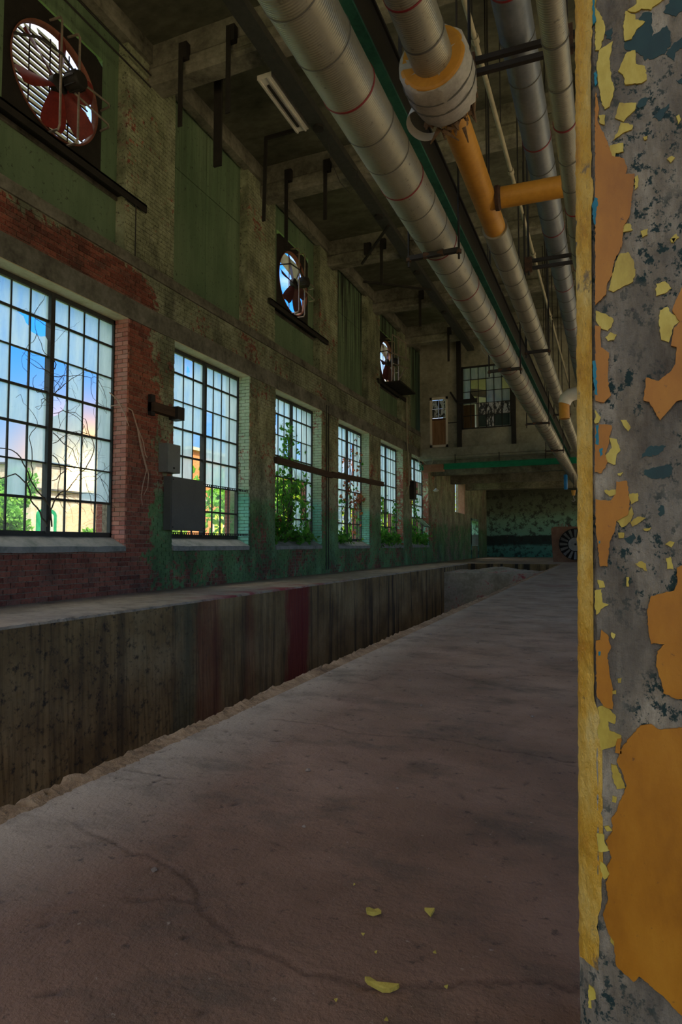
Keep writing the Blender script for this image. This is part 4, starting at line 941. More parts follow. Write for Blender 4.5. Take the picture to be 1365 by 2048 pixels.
t = thing('hanging_strap', 'black angled strap with a side arm, hanging under the second ceiling bay', 'strap', (-5.85, 10.3, 6.9), 'straps hanging from the ceiling')
MB().bar((-5.84,10.3,8.60),(-5.88,10.3,6.95), .07, .03).build('strap', M['black_steel'], t); MB().bar((-5.86,10.3,8.58),(-5.06,10.3,8.58), .05, .06).build('arm', M['black_steel'], t)
MB().bar((-5.1,10.3,8.58),(-5.1,10.3,ZC), .04, .04).build('stem', M['black_steel'], t)
pl = MB().box(-5.68, -5.5, 15.25, 15.35, 8.42, 8.72).build('anchor_plate', M['black_steel']); tag(pl, 'black anchor plate on the side of the third ceiling beam', 'plate')
dg = MB().bar((-5.6, 14.9, 8.0), (-4.45, 13.6, 8.16), .05, .05).build('brace_rod', M['black_steel']); tag(dg, 'thin diagonal brace rod below the third ceiling bay', 'rod')
dg = MB().bar((-6.2, 16.6, 8.3), (-4.45, 17.6, 8.16), .05, .05).build('brace_rod', M['black_steel']); tag(dg, 'thin cross rod below the fourth ceiling bay', 'rod')
# old conduits running along the top of the near wall
for i, (x, z) in enumerate(((-6.70, 8.45), (-6.70, 8.25))):
    o = MB().tube([(x, 3.5, z), (x, 8.0, z)], .014, 6).build('wall_conduit', M['black_steel']); tag(o, 'black conduit high on the wall above the red fan, %s of two' % ('upper', 'lower')[i], 'conduit', 'conduits above the red fan')

# ------------------------------------------------------------------ wall fans
def fan(k, label, rot, louvre, seed, red=True, lean=0):
    rnd = random.Random(seed); u = UP[k]; yc = (u[0]+u[1])/2 + .03; zc = 7.22; R = .74; X = -6.98
    t = thing('wall_fan', label, 'fan', (X, yc, 6.28), 'exhaust fans high in the wall')
    n = 48; mb = MB(); vs = []
    for d in (0, -.03):
        for rad in (0, 1):
            for i in range(n):
                a = 2*PI*i/n; cs, sn = math.cos(a), math.sin(a); q = max(abs(cs)/.86, abs(sn)/.94)
                r_ = R if rad == 0 else 1/q
                vs.append((X+d, yc+r_*cs, zc+.02*rad+r_*sn if rad else zc+r_*sn))
    fs = []
    for d in (0, 1):
        for i in range(n): a, b = d*2*n+i, d*2*n+(i+1)%n; fs.append((a, b, b+n, a+n) if d else (a+n, b+n, b, a))
    mb.add(vs, fs); mb.build('mounting_plate', M['black_steel'], t)
    o = MB().lathe([(-.07,R-.010),(-.02,R-.008),(.02,R+.0),(.03,R+.022),(.022,R+.028),(.0,R+.02)], (X, yc, zc), (1,0,0), 56).build('ring', M['fan_ring'], t); smooth_by_angle(o, 60)
    hx = X + .02
    o = MB().lathe([(-.05,0),(-.05,.12),(.05,.13),(.07,.09),(.09,0)], (hx, yc, zc), (1,0,0), 24).build('hub', M['black_steel'], t); smooth_by_angle(o)
    for i in range(6):
        a = rot + 2*PI*i/6; er = Vector((0, math.cos(a), math.sin(a))); et = Vector((0, -math.sin(a), math.cos(a))); ex = Vector((1,0,0)); b = MB(); vs = []
        m = 7
        for j in range(m):
            q = j/(m-1); r_ = .09 + (R-.13)*q; w = (.07 + .095*math.sin(min(1, q*1.05)*PI*.55))*(1 if louvre else .8); tw = math.radians(48 - 22*q)
            if j == m-1: w *= .75
            for s in (-1, -.33, .33, 1):
                p = Vector((hx, yc, zc)) + er*r_ + (et*math.cos(tw) + ex*math.sin(tw))*(w*s) + ex*(.02*(1-s*s)); vs.append(p)
        vs2 = [p - ex*.006 for p in vs]; fs = []
        for j in range(m-1):
            for s in range(3): a0 = j*4+s; fs.append((a0, a0+1, a0+5, a0+4)); fs.append((a0+4+m*4, a0+5+m*4, a0+1+m*4, a0+m*4))
        b.add(vs+vs2, fs); bo = b.build('blade', M['fan_red'] if louvre else M['fan_dark'], t); smooth_by_angle(bo)
    o = MB().lathe([(0,0),(0,.10),(.03,.125),(.22,.125),(.25,.10),(.26,0)], (hx+.12, yc+.08, zc+.03), (1,0,0), 20).build('motor', M['black_steel'], t); smooth_by_angle(o)
    for i in range(8):
        a = 2*PI*i/8; MB().bar((hx+.14, yc+.08+.128*math.cos(a), zc+.03+.128*math.sin(a)), (hx+.34, yc+.08+.128*math.cos(a), zc+.03+.128*math.sin(a)), .012, .02).build('motor_rib', M['black_steel'], t)
    for s in (-1, 1):
        g = MB().tube([(X+.02, yc+s*.16, zc+R+.08), (X+.22, yc+s*.16, zc+R+.06), (X+.25, yc+s*.16, zc+R), (X+.25, yc+s*.16, zc-R), (X+.22, yc+s*.16, zc-R-.06), (X+.02, yc+s*.16, zc-R-.06)], .017, 8)
        g.build('guard_rod', M['rod'], t)
    for s in (-1, 1):
        g = MB().tube([(X+.02, yc+R+.08, zc+s*.16), (X+.2, yc+R+.06, zc+s*.16), (X+.24, yc+R, zc+s*.16), (X+.24, yc+.1, zc+s*.12)], .017, 8)
        g.build('guard_rod', M['rod'], t)
    MB().tube([(hx+.24, yc+.08, zc+.15), (hx+.25, yc-.15, zc+.25), (hx+.15, yc-.45, zc+.30), (X+.03, yc-.74, zc+.18)], .018, 6).build('cable', M['cable'], t)
    if louvre:
        for i in range(17):
            z = zc - R + .045 + i*(2*R-.05)/16; hw = math.sqrt(max(.02, R*R-(z-zc)**2)) + .03
            so_ = MB().bar((X-.20, yc-hw, z), (X-.20, yc+hw, z), .006, .108, (math.sin(-.35), 0, math.cos(.35))).build('louvre_slat', M['slat'], t)
            MB().bar((X-.17, yc-hw, z-.05), (X-.17, yc+hw, z-.05), .02, .014).build('slat_shadow_strip', M['rust_dark'], so_)  # dark strip added for the shadow line between two slats
        for y in (-.33, .02, .36): MB().bar((X-.16, yc+y, zc-R), (X-.16, yc+y, zc+R), .016, .012, (1,0,0)).build('tie_bar', M['rust_dark'], t)
    else:
        for y in (-.45, .10): MB().bar((X-.16, yc+y, zc-R), (X-.16, yc+y, zc+R), .022, .016, (1,0,0)).build('tie_bar', M['rod'], t)
        # torn remains of the shutter at the top and the right
        MB().prism([(-.62,.55),(.1,.42),(.7,.30),(.74,.8),(-.62,.8)], lambda a, b, d: (X-.22+d, yc+a, zc+b), .01).build('shutter_sheet', M['slat'], t)
        MB().prism([(.52,-.74),(.74,-.7),(.76,.3),(.60,.28)], lambda a, b, d: (X-.22+d, yc+a, zc+b), .01).build('shutter_sheet', M['slat'], t)
    return t
fan(2, 'red six-bladed exhaust fan with louvres, nearest high in the wall', .42, True, 1)
fan(4, 'second exhaust fan, dark against open blue sky', .95, False, 2)
t3 = fan(6, 'farthest exhaust fan, caged in bent grey rods', .2, False, 3, red=False)
yc3 = (UP[6][0]+UP[6][1])/2 + .03
for (a, b) in (((-6.6, yc3-.5, 8.05), (-6.6, yc3-.5, 6.45)), ((-6.5, yc3-.1, 8.1), (-6.5, yc3-.1, 6.4)), ((-6.35, yc3+.3, 7.95), (-6.35, yc3+.3, 7.3)), ((-6.6, yc3-.5, 7.4), (-6.3, yc3+.5, 7.4)), ((-6.6, yc3-.4, 7.05), (-6.3, yc3+.4, 7.05)), ((-6.4, yc3+.4, 7.05), (-6.5, yc3-.2, 6.45)), ((-6.6,yc3-.5,8.05),(-6.35,yc3+.3,7.95))):
    MB().tube([a, b], .022, 6).build('cage_rod', M['rod'], t3)
for (y0, y1) in ((yc3-.9, yc3+1.0),): MB().box(-6.95, -6.2, y0, y1, 6.24, 6.30).build('platform', M['black_steel'], t3)
for k, nm in ((2, 'under the red fan'), (4, 'under the second fan'), (6, 'under the farthest fan')):
    u = UP[k]; o = thing('steel_rail', 'dark steel angle rail on the wall ' + nm, 'rail', (-6.8, (u[0]+u[1])/2, 6.15), 'rails under the fans')
    MB().box(-6.99, -6.72, u[0]-.35, u[1]+.42, 6.22, 6.25).build('flange', M['black_steel'], o); MB().box(-6.745, -6.72, u[0]-.35, u[1]+.42, 6.12, 6.25).build('web', M['black_steel'], o)
rd = MB().tube([(-6.72, 7.72, 6.15), (-6.72, 7.72, 5.3)], .01, 5).build('drop_cable', M['cable']); tag(rd, 'black cable dropping from the rail under the red fan', 'cable')

# ------------------------------------------------------------------ electrics on the first pier and second window
eb = thing('switch_box', 'small grey switch box on the pier beside the second window', 'box', (-6.7, 8.6, 1.96))
MB().box(XW, -6.62, 8.45, 8.80, 1.96, 2.44).build('housing', M['box_grey'], eb); MB().box(-6.62, -6.608, 8.46, 8.79, 1.97, 2.43).build('door', M['box_grey'], eb)
MB().box(-6.608, -6.60, 8.70, 8.74, 2.30, 2.315).build('nameplate', M['grey_metal'], eb); MB().box(-6.608, -6.595, 8.60, 8.63, 2.02, 2.05).build('latch', M['black_steel'], eb)
ep = thing('electrical_panel', 'large flat dark grey electrical panel in front of the second window', 'panel', (-6.65, 9.06, 1.0))
MB().box(-6.78, -6.64, 8.58, 9.56, 1.0, 1.90).build('cabinet', M['panel_grey'], ep); MB().box(-6.64, -6.625, 8.60, 9.54, 1.02, 1.88).build('cover', M['panel_grey'], ep)
for (y, z) in ((8.63,1.05),(9.51,1.05),(8.63,1.85),(9.51,1.85)): MB().lathe([(0,.012),(.006,.012),(.009,0)], (-6.625, y, z), (1,0,0), 8).build('screw', M['black_steel'], ep)
for i, (z, nm) in enumerate(((1.86, 'upper'), (.95, 'lower'))):
    t = thing('slotted_angle', nm + ' perforated steel angle carrying the electrical panel', 'rail', (-6.8, 9.8, z), 'perforated angles across the second window')
    g = MB(); g.box(-6.80, -6.795, 8.55, 11.34, z-.02, z-.012); g.box(-6.80, -6.795, 8.55, 11.34, z+.012, z+.02); y = 8.55
    while y < 11.34: g.box(-6.80, -6.795, y, min(y+.03, 11.34), z-.012, z+.012); y += .062
    g.box(-6.825, -6.795, 8.55, 11.34, z+.02, z+.025); g.build('angle', M['black_steel'], t)
bk = thing('timber_bracket', 'charred timber bracket jutting from the pier between the first two windows', 'bracket', (-6.7, 8.5, 2.9))
MB().box(XW+.006, -6.66, 8.16, 8.84, 2.92, 3.07).build('beam', M['timber'], bk); MB().box(XW, -6.60, 8.70, 8.88, 2.88, 3.10).build('end_block', M['black_steel'], bk); MB().box(XW, -6.72, 8.16, 8.26, 2.86, 3.2).build('strap', M['black_steel'], bk)
for i, y in enumerate((15.30, 15.45)):
    o = MB().tube([(-6.77, y, .1), (-6.77, y, 4.5)], .012, 6).build('riser_conduit', M['dark_frame']); tag(o, 'dark conduit on the pier between the ivy windows, %s of the pair' % ('left', 'right')[i], 'conduit', 'conduits between the ivy windows')
tb = thing('timber_rail', 'dark timber rail across the two ivy windows', 'rail', (-6.75, 16.1, 2.6))
MB().bar((-6.74, 12.42, 2.66), (-6.74, 15.6, 2.63), .07, .15).build('plank', M['timber'], tb); MB().bar((-6.74, 15.62, 2.66), (-6.74, 19.9, 2.78), .07, .15).build('plank', M['timber'], tb)
wp = thing('white_conduit', 'cream conduit bending down the pier beside the fifth window', 'pipe', (-6.7, 22.7, 2.6))
MB().tube([(-6.72,22.66,6.3),(-6.72,22.66,4.7),(-6.70,22.85,3.6),(-6.70,22.86,3.05),(-6.70,22.45,2.62)], .028, 8).build('tube', M['conduit'], wp)
dbx = thing('junction_box', 'black junction box on the pier before the last window', 'box', (-6.7, 23.3, 2.5)); MB().box(XW, -6.62, 23.2, 23.6, 2.5, 3.2).build('housing', M['black_steel'], dbx); MB().box(-6.62, -6.61, 23.24, 23.56, 2.54, 3.16).build('lid', M['black_steel'], dbx)
lamp = thing('hanging_lamp', 'small white lamp on a cable near the last window', 'lamp', (-6.3, 25.0, 2.9))
o = MB().lathe([(0,0),(.0,.07),(.05,.13),(.10,.05),(.14,.03)], (-6.3,25.4,2.95), (0,0,1), 16).build('shade', M['white_enamel'], lamp); MB().tube([(-6.3,25.4,3.08),(-6.32,25.4,4.2)], .01, 5).build('cord', M['cable'], lamp)
for i, pts in enumerate(([(-6.75,23.9,4.25),(-6.6,24.3,3.9),(-6.45,24.6,3.75),(-6.2,24.6,4.1)], [(-6.75,24.0,4.3),(-6.5,24.5,4.0),(-6.35,24.7,3.85),(-6.25,24.7,4.2)], [(-6.7,24.2,4.2),(-6.6,24.6,3.4),(-6.55,24.8,2.9)])):
    o = MB().tube(pts, .012, 5).build('slack_wire', M['conduit']); tag(o, 'slack wire drooping near the green beam, %s' % ('top one', 'middle one', 'lowest one')[i], 'wire', 'wires by the green beam')

# ------------------------------------------------------------------ big fan on the floor at the far end
ff = thing('floor_fan', 'large many-bladed fan in a rusty square plate standing on the far floor', 'fan', (-1.05, 29.5, 0))
cx, cz, R, Y = -1.10, .78, .70, 29.5
n = 48; vs = []
for d in (0, .05):
    for rad in (0, 1):
        for i in range(n):
            a = 2*PI*i/n+.03; cs, sn = math.cos(a), math.sin(a); q = max(abs(cs), abs(sn)/.80); r_ = R if rad == 0 else .98/q
            vs.append((cx+r_*cs-.04*(r_*sn), Y+d, max(.0, cz+r_*sn)))
fs = []
for d in (0, 1):
    for i in range(n): a, b = d*2*n+i, d*2*n+(i+1)%n; fs.append((a+n, b+n, b, a) if d else (a, b, b+n, a+n))
fs += [(n+i, n+(i+1)%n, 3*n+(i+1)%n, 3*n+i) for i in range(n)]
MB().add(vs, fs).build('plate', M['rust_brown'], ff)
o = MB().lathe([(-.06,R),(-.06,R+.025),(.2,R+.025),(.2,R)], (cx,Y,cz), (0,1,0), 48, True).build('ring', M['rust_brown'], ff)
o = MB().lathe([(0,0),(0,.30),(.03,.30),(.03,0)], (cx,Y-.02,cz), (0,1,0), 36).build('hub_disc', M['grey_metal'], ff)
o = MB().lathe([(-.05,.0),(-.05,.045),(0,.05)], (cx,Y-.02,cz), (0,1,0), 12).build('hub_bolt', M['black_steel'], ff)
o = MB().lathe([(0,0),(0,R),(.02,R)], (cx,Y+.18,cz), (0,1,0), 36).build('back_plate', M['black_steel'], ff)
for i in range(16):
    a = 2*PI*i/16; er = Vector((math.cos(a),0,math.sin(a))); et = Vector((-math.sin(a),0,math.cos(a))); p = Vector((cx,Y,cz))
    vs = [p+er*.33+et*.04+Vector((0,.03,0)), p+er*.33-et*.04-Vector((0,.02,0)), p+er*.66-et*.075-Vector((0,.04,0)), p+er*.66+et*.055+Vector((0,.05,0))]
    MB().add(vs+[v+Vector((0,.012,0)) for v in vs], [(0,1,2,3),(7,6,5,4),(0,4,5,1),(1,5,6,2),(2,6,7,3),(3,7,4,0)]).build('blade', M['grey_metal'], ff)
MB().box(cx-.9, cx+.9, Y-.15, Y+.3, 0, .02).build('skid', M['rust_brown'], ff)

# ------------------------------------------------------------------ the flaking column
CY = .72
def zpx(y): return .75 + CY*1.0*(1090-y)/1260*.9985/1.0 * 1.0
F_ = 1260.0; ya, ti = math.radians(22.54), math.radians(3.0)
RT = Vector((math.cos(ya), math.sin(ya), 0)); FW = Vector((-math.sin(ya)*math.cos(ti), math.cos(ya)*math.cos(ti), math.sin(ti))); UPV = RT.cross(FW)
def face_pt(px, py, Y=CY):
    """real place on the column's front face (plane Y = CY) of a point measured on the photograph"""
    d = RT*((px-682.5)/F_) - UPV*((py-1024)/F_) + FW
    t = Y/d.y; return (d.x*t, .75+d.z*t)
def lean(z): return -.0005 - .0085*(0) + .0235*max(-.6, min(.75, z-.75))*.62
XC0 = face_pt(1194, 1090)[0]                                         # arris between face and chamfer at eye height
def column():
    t = thing('column', 'foreground concrete column with flaking orange and yellow paint', 'column', (.2, .95, 0))
    zs = np.concatenate([np.linspace(0, 1.7, 170), np.linspace(1.7, ZC, 12)[1:]])
    mb = MB(); vs = []; w = .0205
    prof = [(.42, CY+.42), (.42, CY), (0.0, CY)]
    for z in zs:
        j = rng.normal(0, .0007) if z < 1.7 else 0
        x0 = XC0 + lean(z)
        vs += [(.42, CY+.42, z), (.42, CY, z), (x0+j*.4, CY, z), (x0-w+.002+j, CY+w, z), (x0-w+.002, CY+.42, z)]
    m = 5; k = len(zs)
    fs = [(m*i+a, m*i+(a+1)%m, m*(i+1)+(a+1)%m, m*(i+1)+a) for i in range(k-1) for a in range(m)]
    mb.add(vs, [f[::-1] for f in fs]); mb.build('shaft', M['column'], t)
    # thick lumpy paint along the chamfer
    zz = np.linspace(.315, 1.75, 300); ch = MB(); vs = []; nu = 7
    edge = np.cumsum(rng.normal(0, .0009, len(zz))); edge -= np.linspace(0,1,len(zz))*edge[-1]; edge = np.clip(edge, -.004, .004)
    for i, z in enumerate(zz):
        x0 = XC0 + lean(z)
        for a in range(nu):
            u = a/(nu-1); x = x0 - w*(1-u) + .001*(1-u) + (edge[i] if a == nu-1 else 0); y = CY + w*(1-u)
            nrm = .0022 + rng.normal(0, .00045) + (-.0024 if a in (0,) else 0)
            if a == nu-1: y = CY - .0016; x += .001
            vs.append((x - .7*nrm*(a < nu-1), y - .7*nrm*(a < nu-1), z))
    fs = [(nu*i+a, nu*i+a+1, nu*(i+1)+a+1, nu*(i+1)+a) for i in range(len(zz)-1) for a in range(nu-1)]
    ch.add(vs, fs); o = ch.build('chamfer_paint', M['paint_chamfer'], t, smooth=True)
    A = lambda x, y: (1115+x*.2441, y*.2441)
    B = lambda x, y: (1115+x*.2539, 480+y*.2539)
    C = lambda x, y: (1115+x*.2686, 950+y*.2686)
    D = lambda x, y: (1115+x*.2773, 1480+y*.2773)
    def flake(nm, mat, pts, d0, th, rough=1.0):
        P = [face_pt(*p) for p in pts]
        # subdivide and roughen the outline
        out = []
        for (a, b) in zip(P, P[1:]+P[:1]):
            L_ = math.dist(a, b); n = max(1, int(L_/.0022))
            for i in range(n):
                q = i/n; s = .0004*rough if i else 0
                out.append((a[0]+(b[0]-a[0])*q+random.gauss(0, s), a[1]+(b[1]-a[1])*q+random.gauss(0, s)))
        mb = MB(); mb.prism(out, lambda u, v, d: (u, CY - d0 - d, v), th)
        c = np.mean(np.array(out), axis=0)
        return mb.build(nm, mat, t, origin=(c[0], CY, c[1]))
    OR, YE, GR, TE = M['paint_orange'], M['paint_yellow'], M['paint_green'], M['paint_teal']
    e = 312
    orange = [
     [A(*p) for p in ((e,740),(345,900),(330,1000),(370,1090),(415,1180),(450,1290),(545,1312),(575,1390),(560,1440),(635,1435),(610,1650),(590,1790),(545,1860),(525,2048))] + [B(*p) for p in ((500,60),(495,90),(450,170),(430,290),(395,350),(385,440),(330,490),(300,520))],
     [B(*p) for p in ((1150,300),(985,375),(940,470),(905,565),(965,650),(920,700),(895,840),(940,850),(930,980),(885,1050),(800,1115),(700,1090),(680,1270),(725,1280),(810,1425),(940,1275),(985,1265),(1150,1250))],
     [B(*p) for p in ((300,680),(345,690),(340,760),(345,850),(410,895),(400,1070),(410,1170),(425,1225),(370,1285),(302,1270))],
     [B(*p) for p in ((330,1455),(430,1465),(410,1600),(380,1680),(395,1760),(350,1840),(298,1830),(300,1480))],
     [C(*p) for p in ((440,50),(520,45),(540,200),(525,300),(440,345),(425,430),(390,500),(375,680),(320,680),(300,500),(290,430),(285,180),(320,190),(400,190),(440,140))],
     [C(*p) for p in ((1100,620),(931,670),(890,690),(895,800),(870,860),(800,875),(700,900),(670,1000),(680,1160),(700,1255),(800,1255),(745,1310),(735,1420),(775,1530),(790,1620),(880,1660),(1100,1690))],
     [C(*p) for p in ((290,1230),(320,1225),(330,1150),(380,1190),(400,1290),(375,1330),(390,1480),(410,1560),(415,1740),(350,1720),(295,1640))],
     [C(*p) for p in ((1100,1870),(931,1880),(760,1890),(700,1850),(620,1860),(560,1930),(490,2010))] + [D(*p) for p in ((465,60),(430,150),(480,250),(500,330),(440,470),(430,510),(390,560),(400,650),(350,720),(395,840),(360,900),(380,960),(350,1020),(370,1140),(330,1250),(370,1380),(410,1440),(420,1580),(430,1620),(550,1730),(590,1690),(780,1850),(870,1950),(1100,2120))],
     [C(*p) for p in ((450,1960),(480,1955),(470,2020),(480,2070),(430,2060))]]
    yellow = [
     [A(*p) for p in ((345,420),(455,345),(430,480),(440,640),(470,740),(430,880),(390,905),(360,830),(330,640),(325,520))],
     [A(*p) for p in ((310,60),(370,150),(395,230),(380,330),(345,420),(312,420))],
     [A(*p) for p in ((560,100),(640,130),(640,170),(720,185),(650,250),(610,330),(555,345),(540,220))],
     [A(*p) for p in ((640,-60),(900,-60),(880,0),(810,50),(770,90),(690,80),(640,110),(575,95),(650,40))],
     [A(*p) for p in ((570,440),(640,420),(645,530),(720,550),(735,660),(690,690),(560,700),(540,620),(500,590))],
     [A(*p) for p in ((510,850),(650,850),(640,905),(580,960),(545,1005),(475,975),(495,900))],
     [A(*p) for p in ((520,1010),(620,1030),(610,1070),(550,1090),(460,1155),(500,1080))],
     [A(*p) for p in ((430,1200),(540,1175),(545,1250),(480,1260),(470,1300),(430,1260))],
     [A(*p) for p in ((340,950),(395,950),(390,1030),(355,1020))],
     [A(*p) for p in ((900,1310),(940,1285),(965,1300),(930,1340))], [A(*p) for p in ((705,1130),(740,1120),(735,1150),(715,1155))], [A(*p) for p in ((930,1960),(975,1920),(1000,1950),(950,1990))],
     [A(*p) for p in ((975,960),(1000,945),(1015,985),(990,1025))], [A(*p) for p in ((635,1460),(660,1440),(665,1530),(635,1560))], [A(*p) for p in ((540,1850),(600,1840),(620,1890),(540,1910))], [A(*p) for p in ((685,1900),(745,1880),(740,1930),(700,1950))],
     [B(*p) for p in ((500,110),(560,100),(600,160),(615,260),(600,330),(520,370),(440,415),(405,400),(440,260),(470,160))],
     [B(*p) for p in ((305,560),(380,585),(440,620),(435,660),(400,720),(345,700),(305,640))], [B(*p) for p in ((380,770),(420,730),(470,750),(450,790),(400,800))],
     [B(*p) for p in ((780,350),(850,330),(900,385),(850,425),(780,445))], [B(*p) for p in ((810,560),(870,530),(910,590),(975,640),(920,680),(880,810),(820,790),(800,640))],
     [B(*p) for p in ((500,1420),(545,1420),(580,1480),(560,1510),(520,1460))], [B(*p) for p in ((410,1560),(470,1570),(500,1660),(470,1690),(460,1770),(385,1750),(380,1700),(430,1640))], [B(*p) for p in ((300,1340),(345,1400),(330,1440),(298,1450))], [B(*p) for p in ((475,1840),(520,1830),(500,1860),(480,1855))], [B(*p) for p in ((890,0),(935,-10),(920,25),(900,25))],
     [C(*p) for p in ((280,860),(330,850),(340,950),(385,965),(340,990),(290,1040),(278,975),(282,940))], [C(*p) for p in ((440,340),(530,290),(550,230),(570,290),(545,350),(480,390))], [C(*p) for p in ((545,350),(600,310),(660,320),(620,350),(560,385))],
     [C(*p) for p in ((580,660),(630,640),(660,660),(670,715),(620,690))], [C(*p) for p in ((810,620),(845,610),(865,700),(820,700))], [C(*p) for p in ((805,515),(840,490),(875,500),(850,540))], [C(*p) for p in ((455,430),(500,430),(495,470),(460,470))],
     [C(*p) for p in ((530,140),(600,135),(605,190),(550,220))], [C(*p) for p in ((350,115),(440,110),(445,150),(390,160))], [C(*p) for p in ((515,760),(535,760),(535,830),(518,830))], [C(*p) for p in ((300,780),(345,790),(358,835),(315,840))], [C(*p) for p in ((640,400),(700,390),(690,410),(650,415))],
     [C(*p) for p in ((300,1730),(360,1710),(440,1800),(430,1850),(380,1830),(390,1900),(480,1940),(470,1990),(420,2020),(330,2048),(300,1900),(320,1830))], [C(*p) for p in ((400,1600),(440,1600),(440,1630),(405,1630))], [C(*p) for p in ((450,1515),(480,1510),(475,1545),(455,1545))], [C(*p) for p in ((405,1170),(435,1185),(420,1220),(405,1205))],
     [D(*p) for p in ((390,170),(430,180),(460,260),(495,340),(430,350),(400,270))], [D(*p) for p in ((285,670),(340,680),(345,740),(390,790),(350,800),(300,800),(290,720))], [D(*p) for p in ((310,870),(350,900),(385,970),(340,1000),(315,940))],
     [D(*p) for p in ((230,1760),(270,1800),(280,1860),(240,1870),(250,1930),(225,1920))], [D(*p) for p in ((385,1390),(420,1440),(410,1480),(385,1450))], [D(*p) for p in ((340,620),(370,615),(400,650),(360,655))], [D(*p) for p in ((400,400),(430,410),(425,450),(395,440))]]
    green = [[A(*p) for p in ((545,340),(640,250),(700,110),(780,110),(780,300),(900,210),(930,260),(930,380),(880,450),(720,500),(660,430),(560,410))], [A(*p) for p in ((870,100),(950,-20),(1050,-20),(1030,90),(960,130))], [A(*p) for p in ((395,265),(455,230),(440,330),(400,320))],
     [A(*p) for p in ((650,870),(690,810),(760,800),(730,860),(670,890))], [A(*p) for p in ((780,970),(850,900),(920,850),(880,930),(850,990))], [A(*p) for p in ((975,660),(1060,630),(1060,690),(1000,690))], [A(*p) for p in ((890,450),(960,350),(1050,300),(1050,370),(970,430),(960,500))],
     [C(*p) for p in ((750,290),(770,220),(795,230),(800,290),(770,310))], [C(*p) for p in ((500,470),(560,430),(590,470),(560,510),(520,500))], [B(*p) for p in ((650,1720),(720,1630),(860,1620),(800,1690))], [B(*p) for p in ((660,1830),(760,1790),(900,1780),(890,1870),(760,1880))]]
    teal = [[A(*p) for p in ((290,20),(308,0),(310,130),(320,190),(295,220))], [A(*p) for p in ((285,1700),(310,1630),(335,1640),(325,1730),(312,1860),(298,1830))], [B(*p) for p in ((280,960),(302,955),(312,1080),(318,1230),(298,1220),(288,1100))], [B(*p) for p in ((305,1470),(328,1460),(326,1620),(302,1610))], [B(*p) for p in ((335,1650),(360,1640),(360,1690),(340,1710))], [A(*p) for p in ((300,620),(325,600),(330,700),(312,720))], [C(*p) for p in ((308,1310),(325,1310),(322,1340),(308,1340))], [C(*p) for p in ((310,490),(322,490),(320,510),(310,510))]]
    for p in green: flake('green_paint_patch', GR, p, 0, .0006, 2.2)
    for p in yellow: flake('yellow_paint_flake', YE, p, 0, .0018)
    for p in orange: flake('orange_paint_flake', OR, p, .001, .0024, .8)
    for p in teal: flake('teal_paint_streak', TE, p, .0012, .0025)
column()

# ------------------------------------------------------------------ debris on the floor
def chip(x, y, s, ang, poly, label, th=.006, mat='chip_yellow'):
    ca, sa = math.cos(ang), math.sin(ang)
    mb = MB(); mb.prism([(u*s, v*s) for u, v in poly], lambda u, v, d: (x+u*ca-v*sa, y+u*sa+v*ca, .001+d+.004*abs(u/s)), th)
    o = mb.build('paint_chip', M[mat]); return tag(o, label, 'paint chip', 'paint chips on the floor')
chip(-.445, 1.245, .016, .2, [(-1,.2),(-.6,.55),(0,.5),(.5,.6),(1,-.1),(.5,-.3),(0,-.45),(-.8,-.5)], 'ragged yellow paint chip left of the triangular one')
chip(-.34, 1.288, .012, .3, [(-.8,.6),(.9,.6),(.2,-.9)], 'small triangular yellow paint chip on the floor')
chip(-.360, 1.045, .030, .2, [(-1,.35),(-.7,.45),(-.2,.2),(.3,.2),(1,.15),(.9,0),(.5,-.25),(.1,-.25),(-.8,.1)], 'longest yellow paint chip, curled and dirty, nearest the viewer', .007)
for (x, y, s) in ((-.30,1.17,.004),(-.44,1.17,.0035),(-.40,1.13,.003),(-.26,1.09,.004),(-.52,1.33,.003),(-.33,.98,.004),(-.42,.99,.003)):
    chip(x, y, s, random.random()*6, [(-1,0),(-.2,.8),(.9,.3),(.4,-.8)], 'tiny yellow paint crumb scattered round the larger chips', .002)
PEB = ['pale pebble left of the upper floor crack', 'pebble beside the nearest crack at its left end', 'small pebble midway between the two floor cracks', 'tiny pebble just short of the upper floor crack', 'tiny pebble near the kerb before the upper crack', 'pebble beyond the upper crack near the column', 'pebble just beyond the upper crack, left of centre', 'pebble beyond the upper crack, nearer the kerb', 'pebble in mid floor beyond the upper crack', 'pebble farther off, close to the column edge', 'pebble farther off in mid floor', 'farthest pebble, lying near the pit kerb']
for i, (x, y, s) in enumerate(((-.92,1.93,.010),(-.97,1.215,.008),(-.75,1.55,.006),(-.6,1.9,.005),(-1.2,1.5,.005),(-.30,2.9,.008),(-.8,2.9,.008),(-1.0,3.4,.010),(-.5,3.6,.009),(-.2,4.4,.012),(-.9,4.9,.012),(-1.35,5.2,.014))):
    mb = MB(); mb.lathe([(0,0),(.0,.8*s),(.35*s,s),(.8*s,.6*s),(s,0)], (x,y,0), (0,0,1), 7); mb.v = [(a+random.gauss(0,.12*s), b+random.gauss(0,.12*s), max(0,c)) for a, b, c in mb.v]
    o = mb.build('pebble', M['pebble']); tag(o, PEB[i], 'pebble', 'pebbles on the floor')

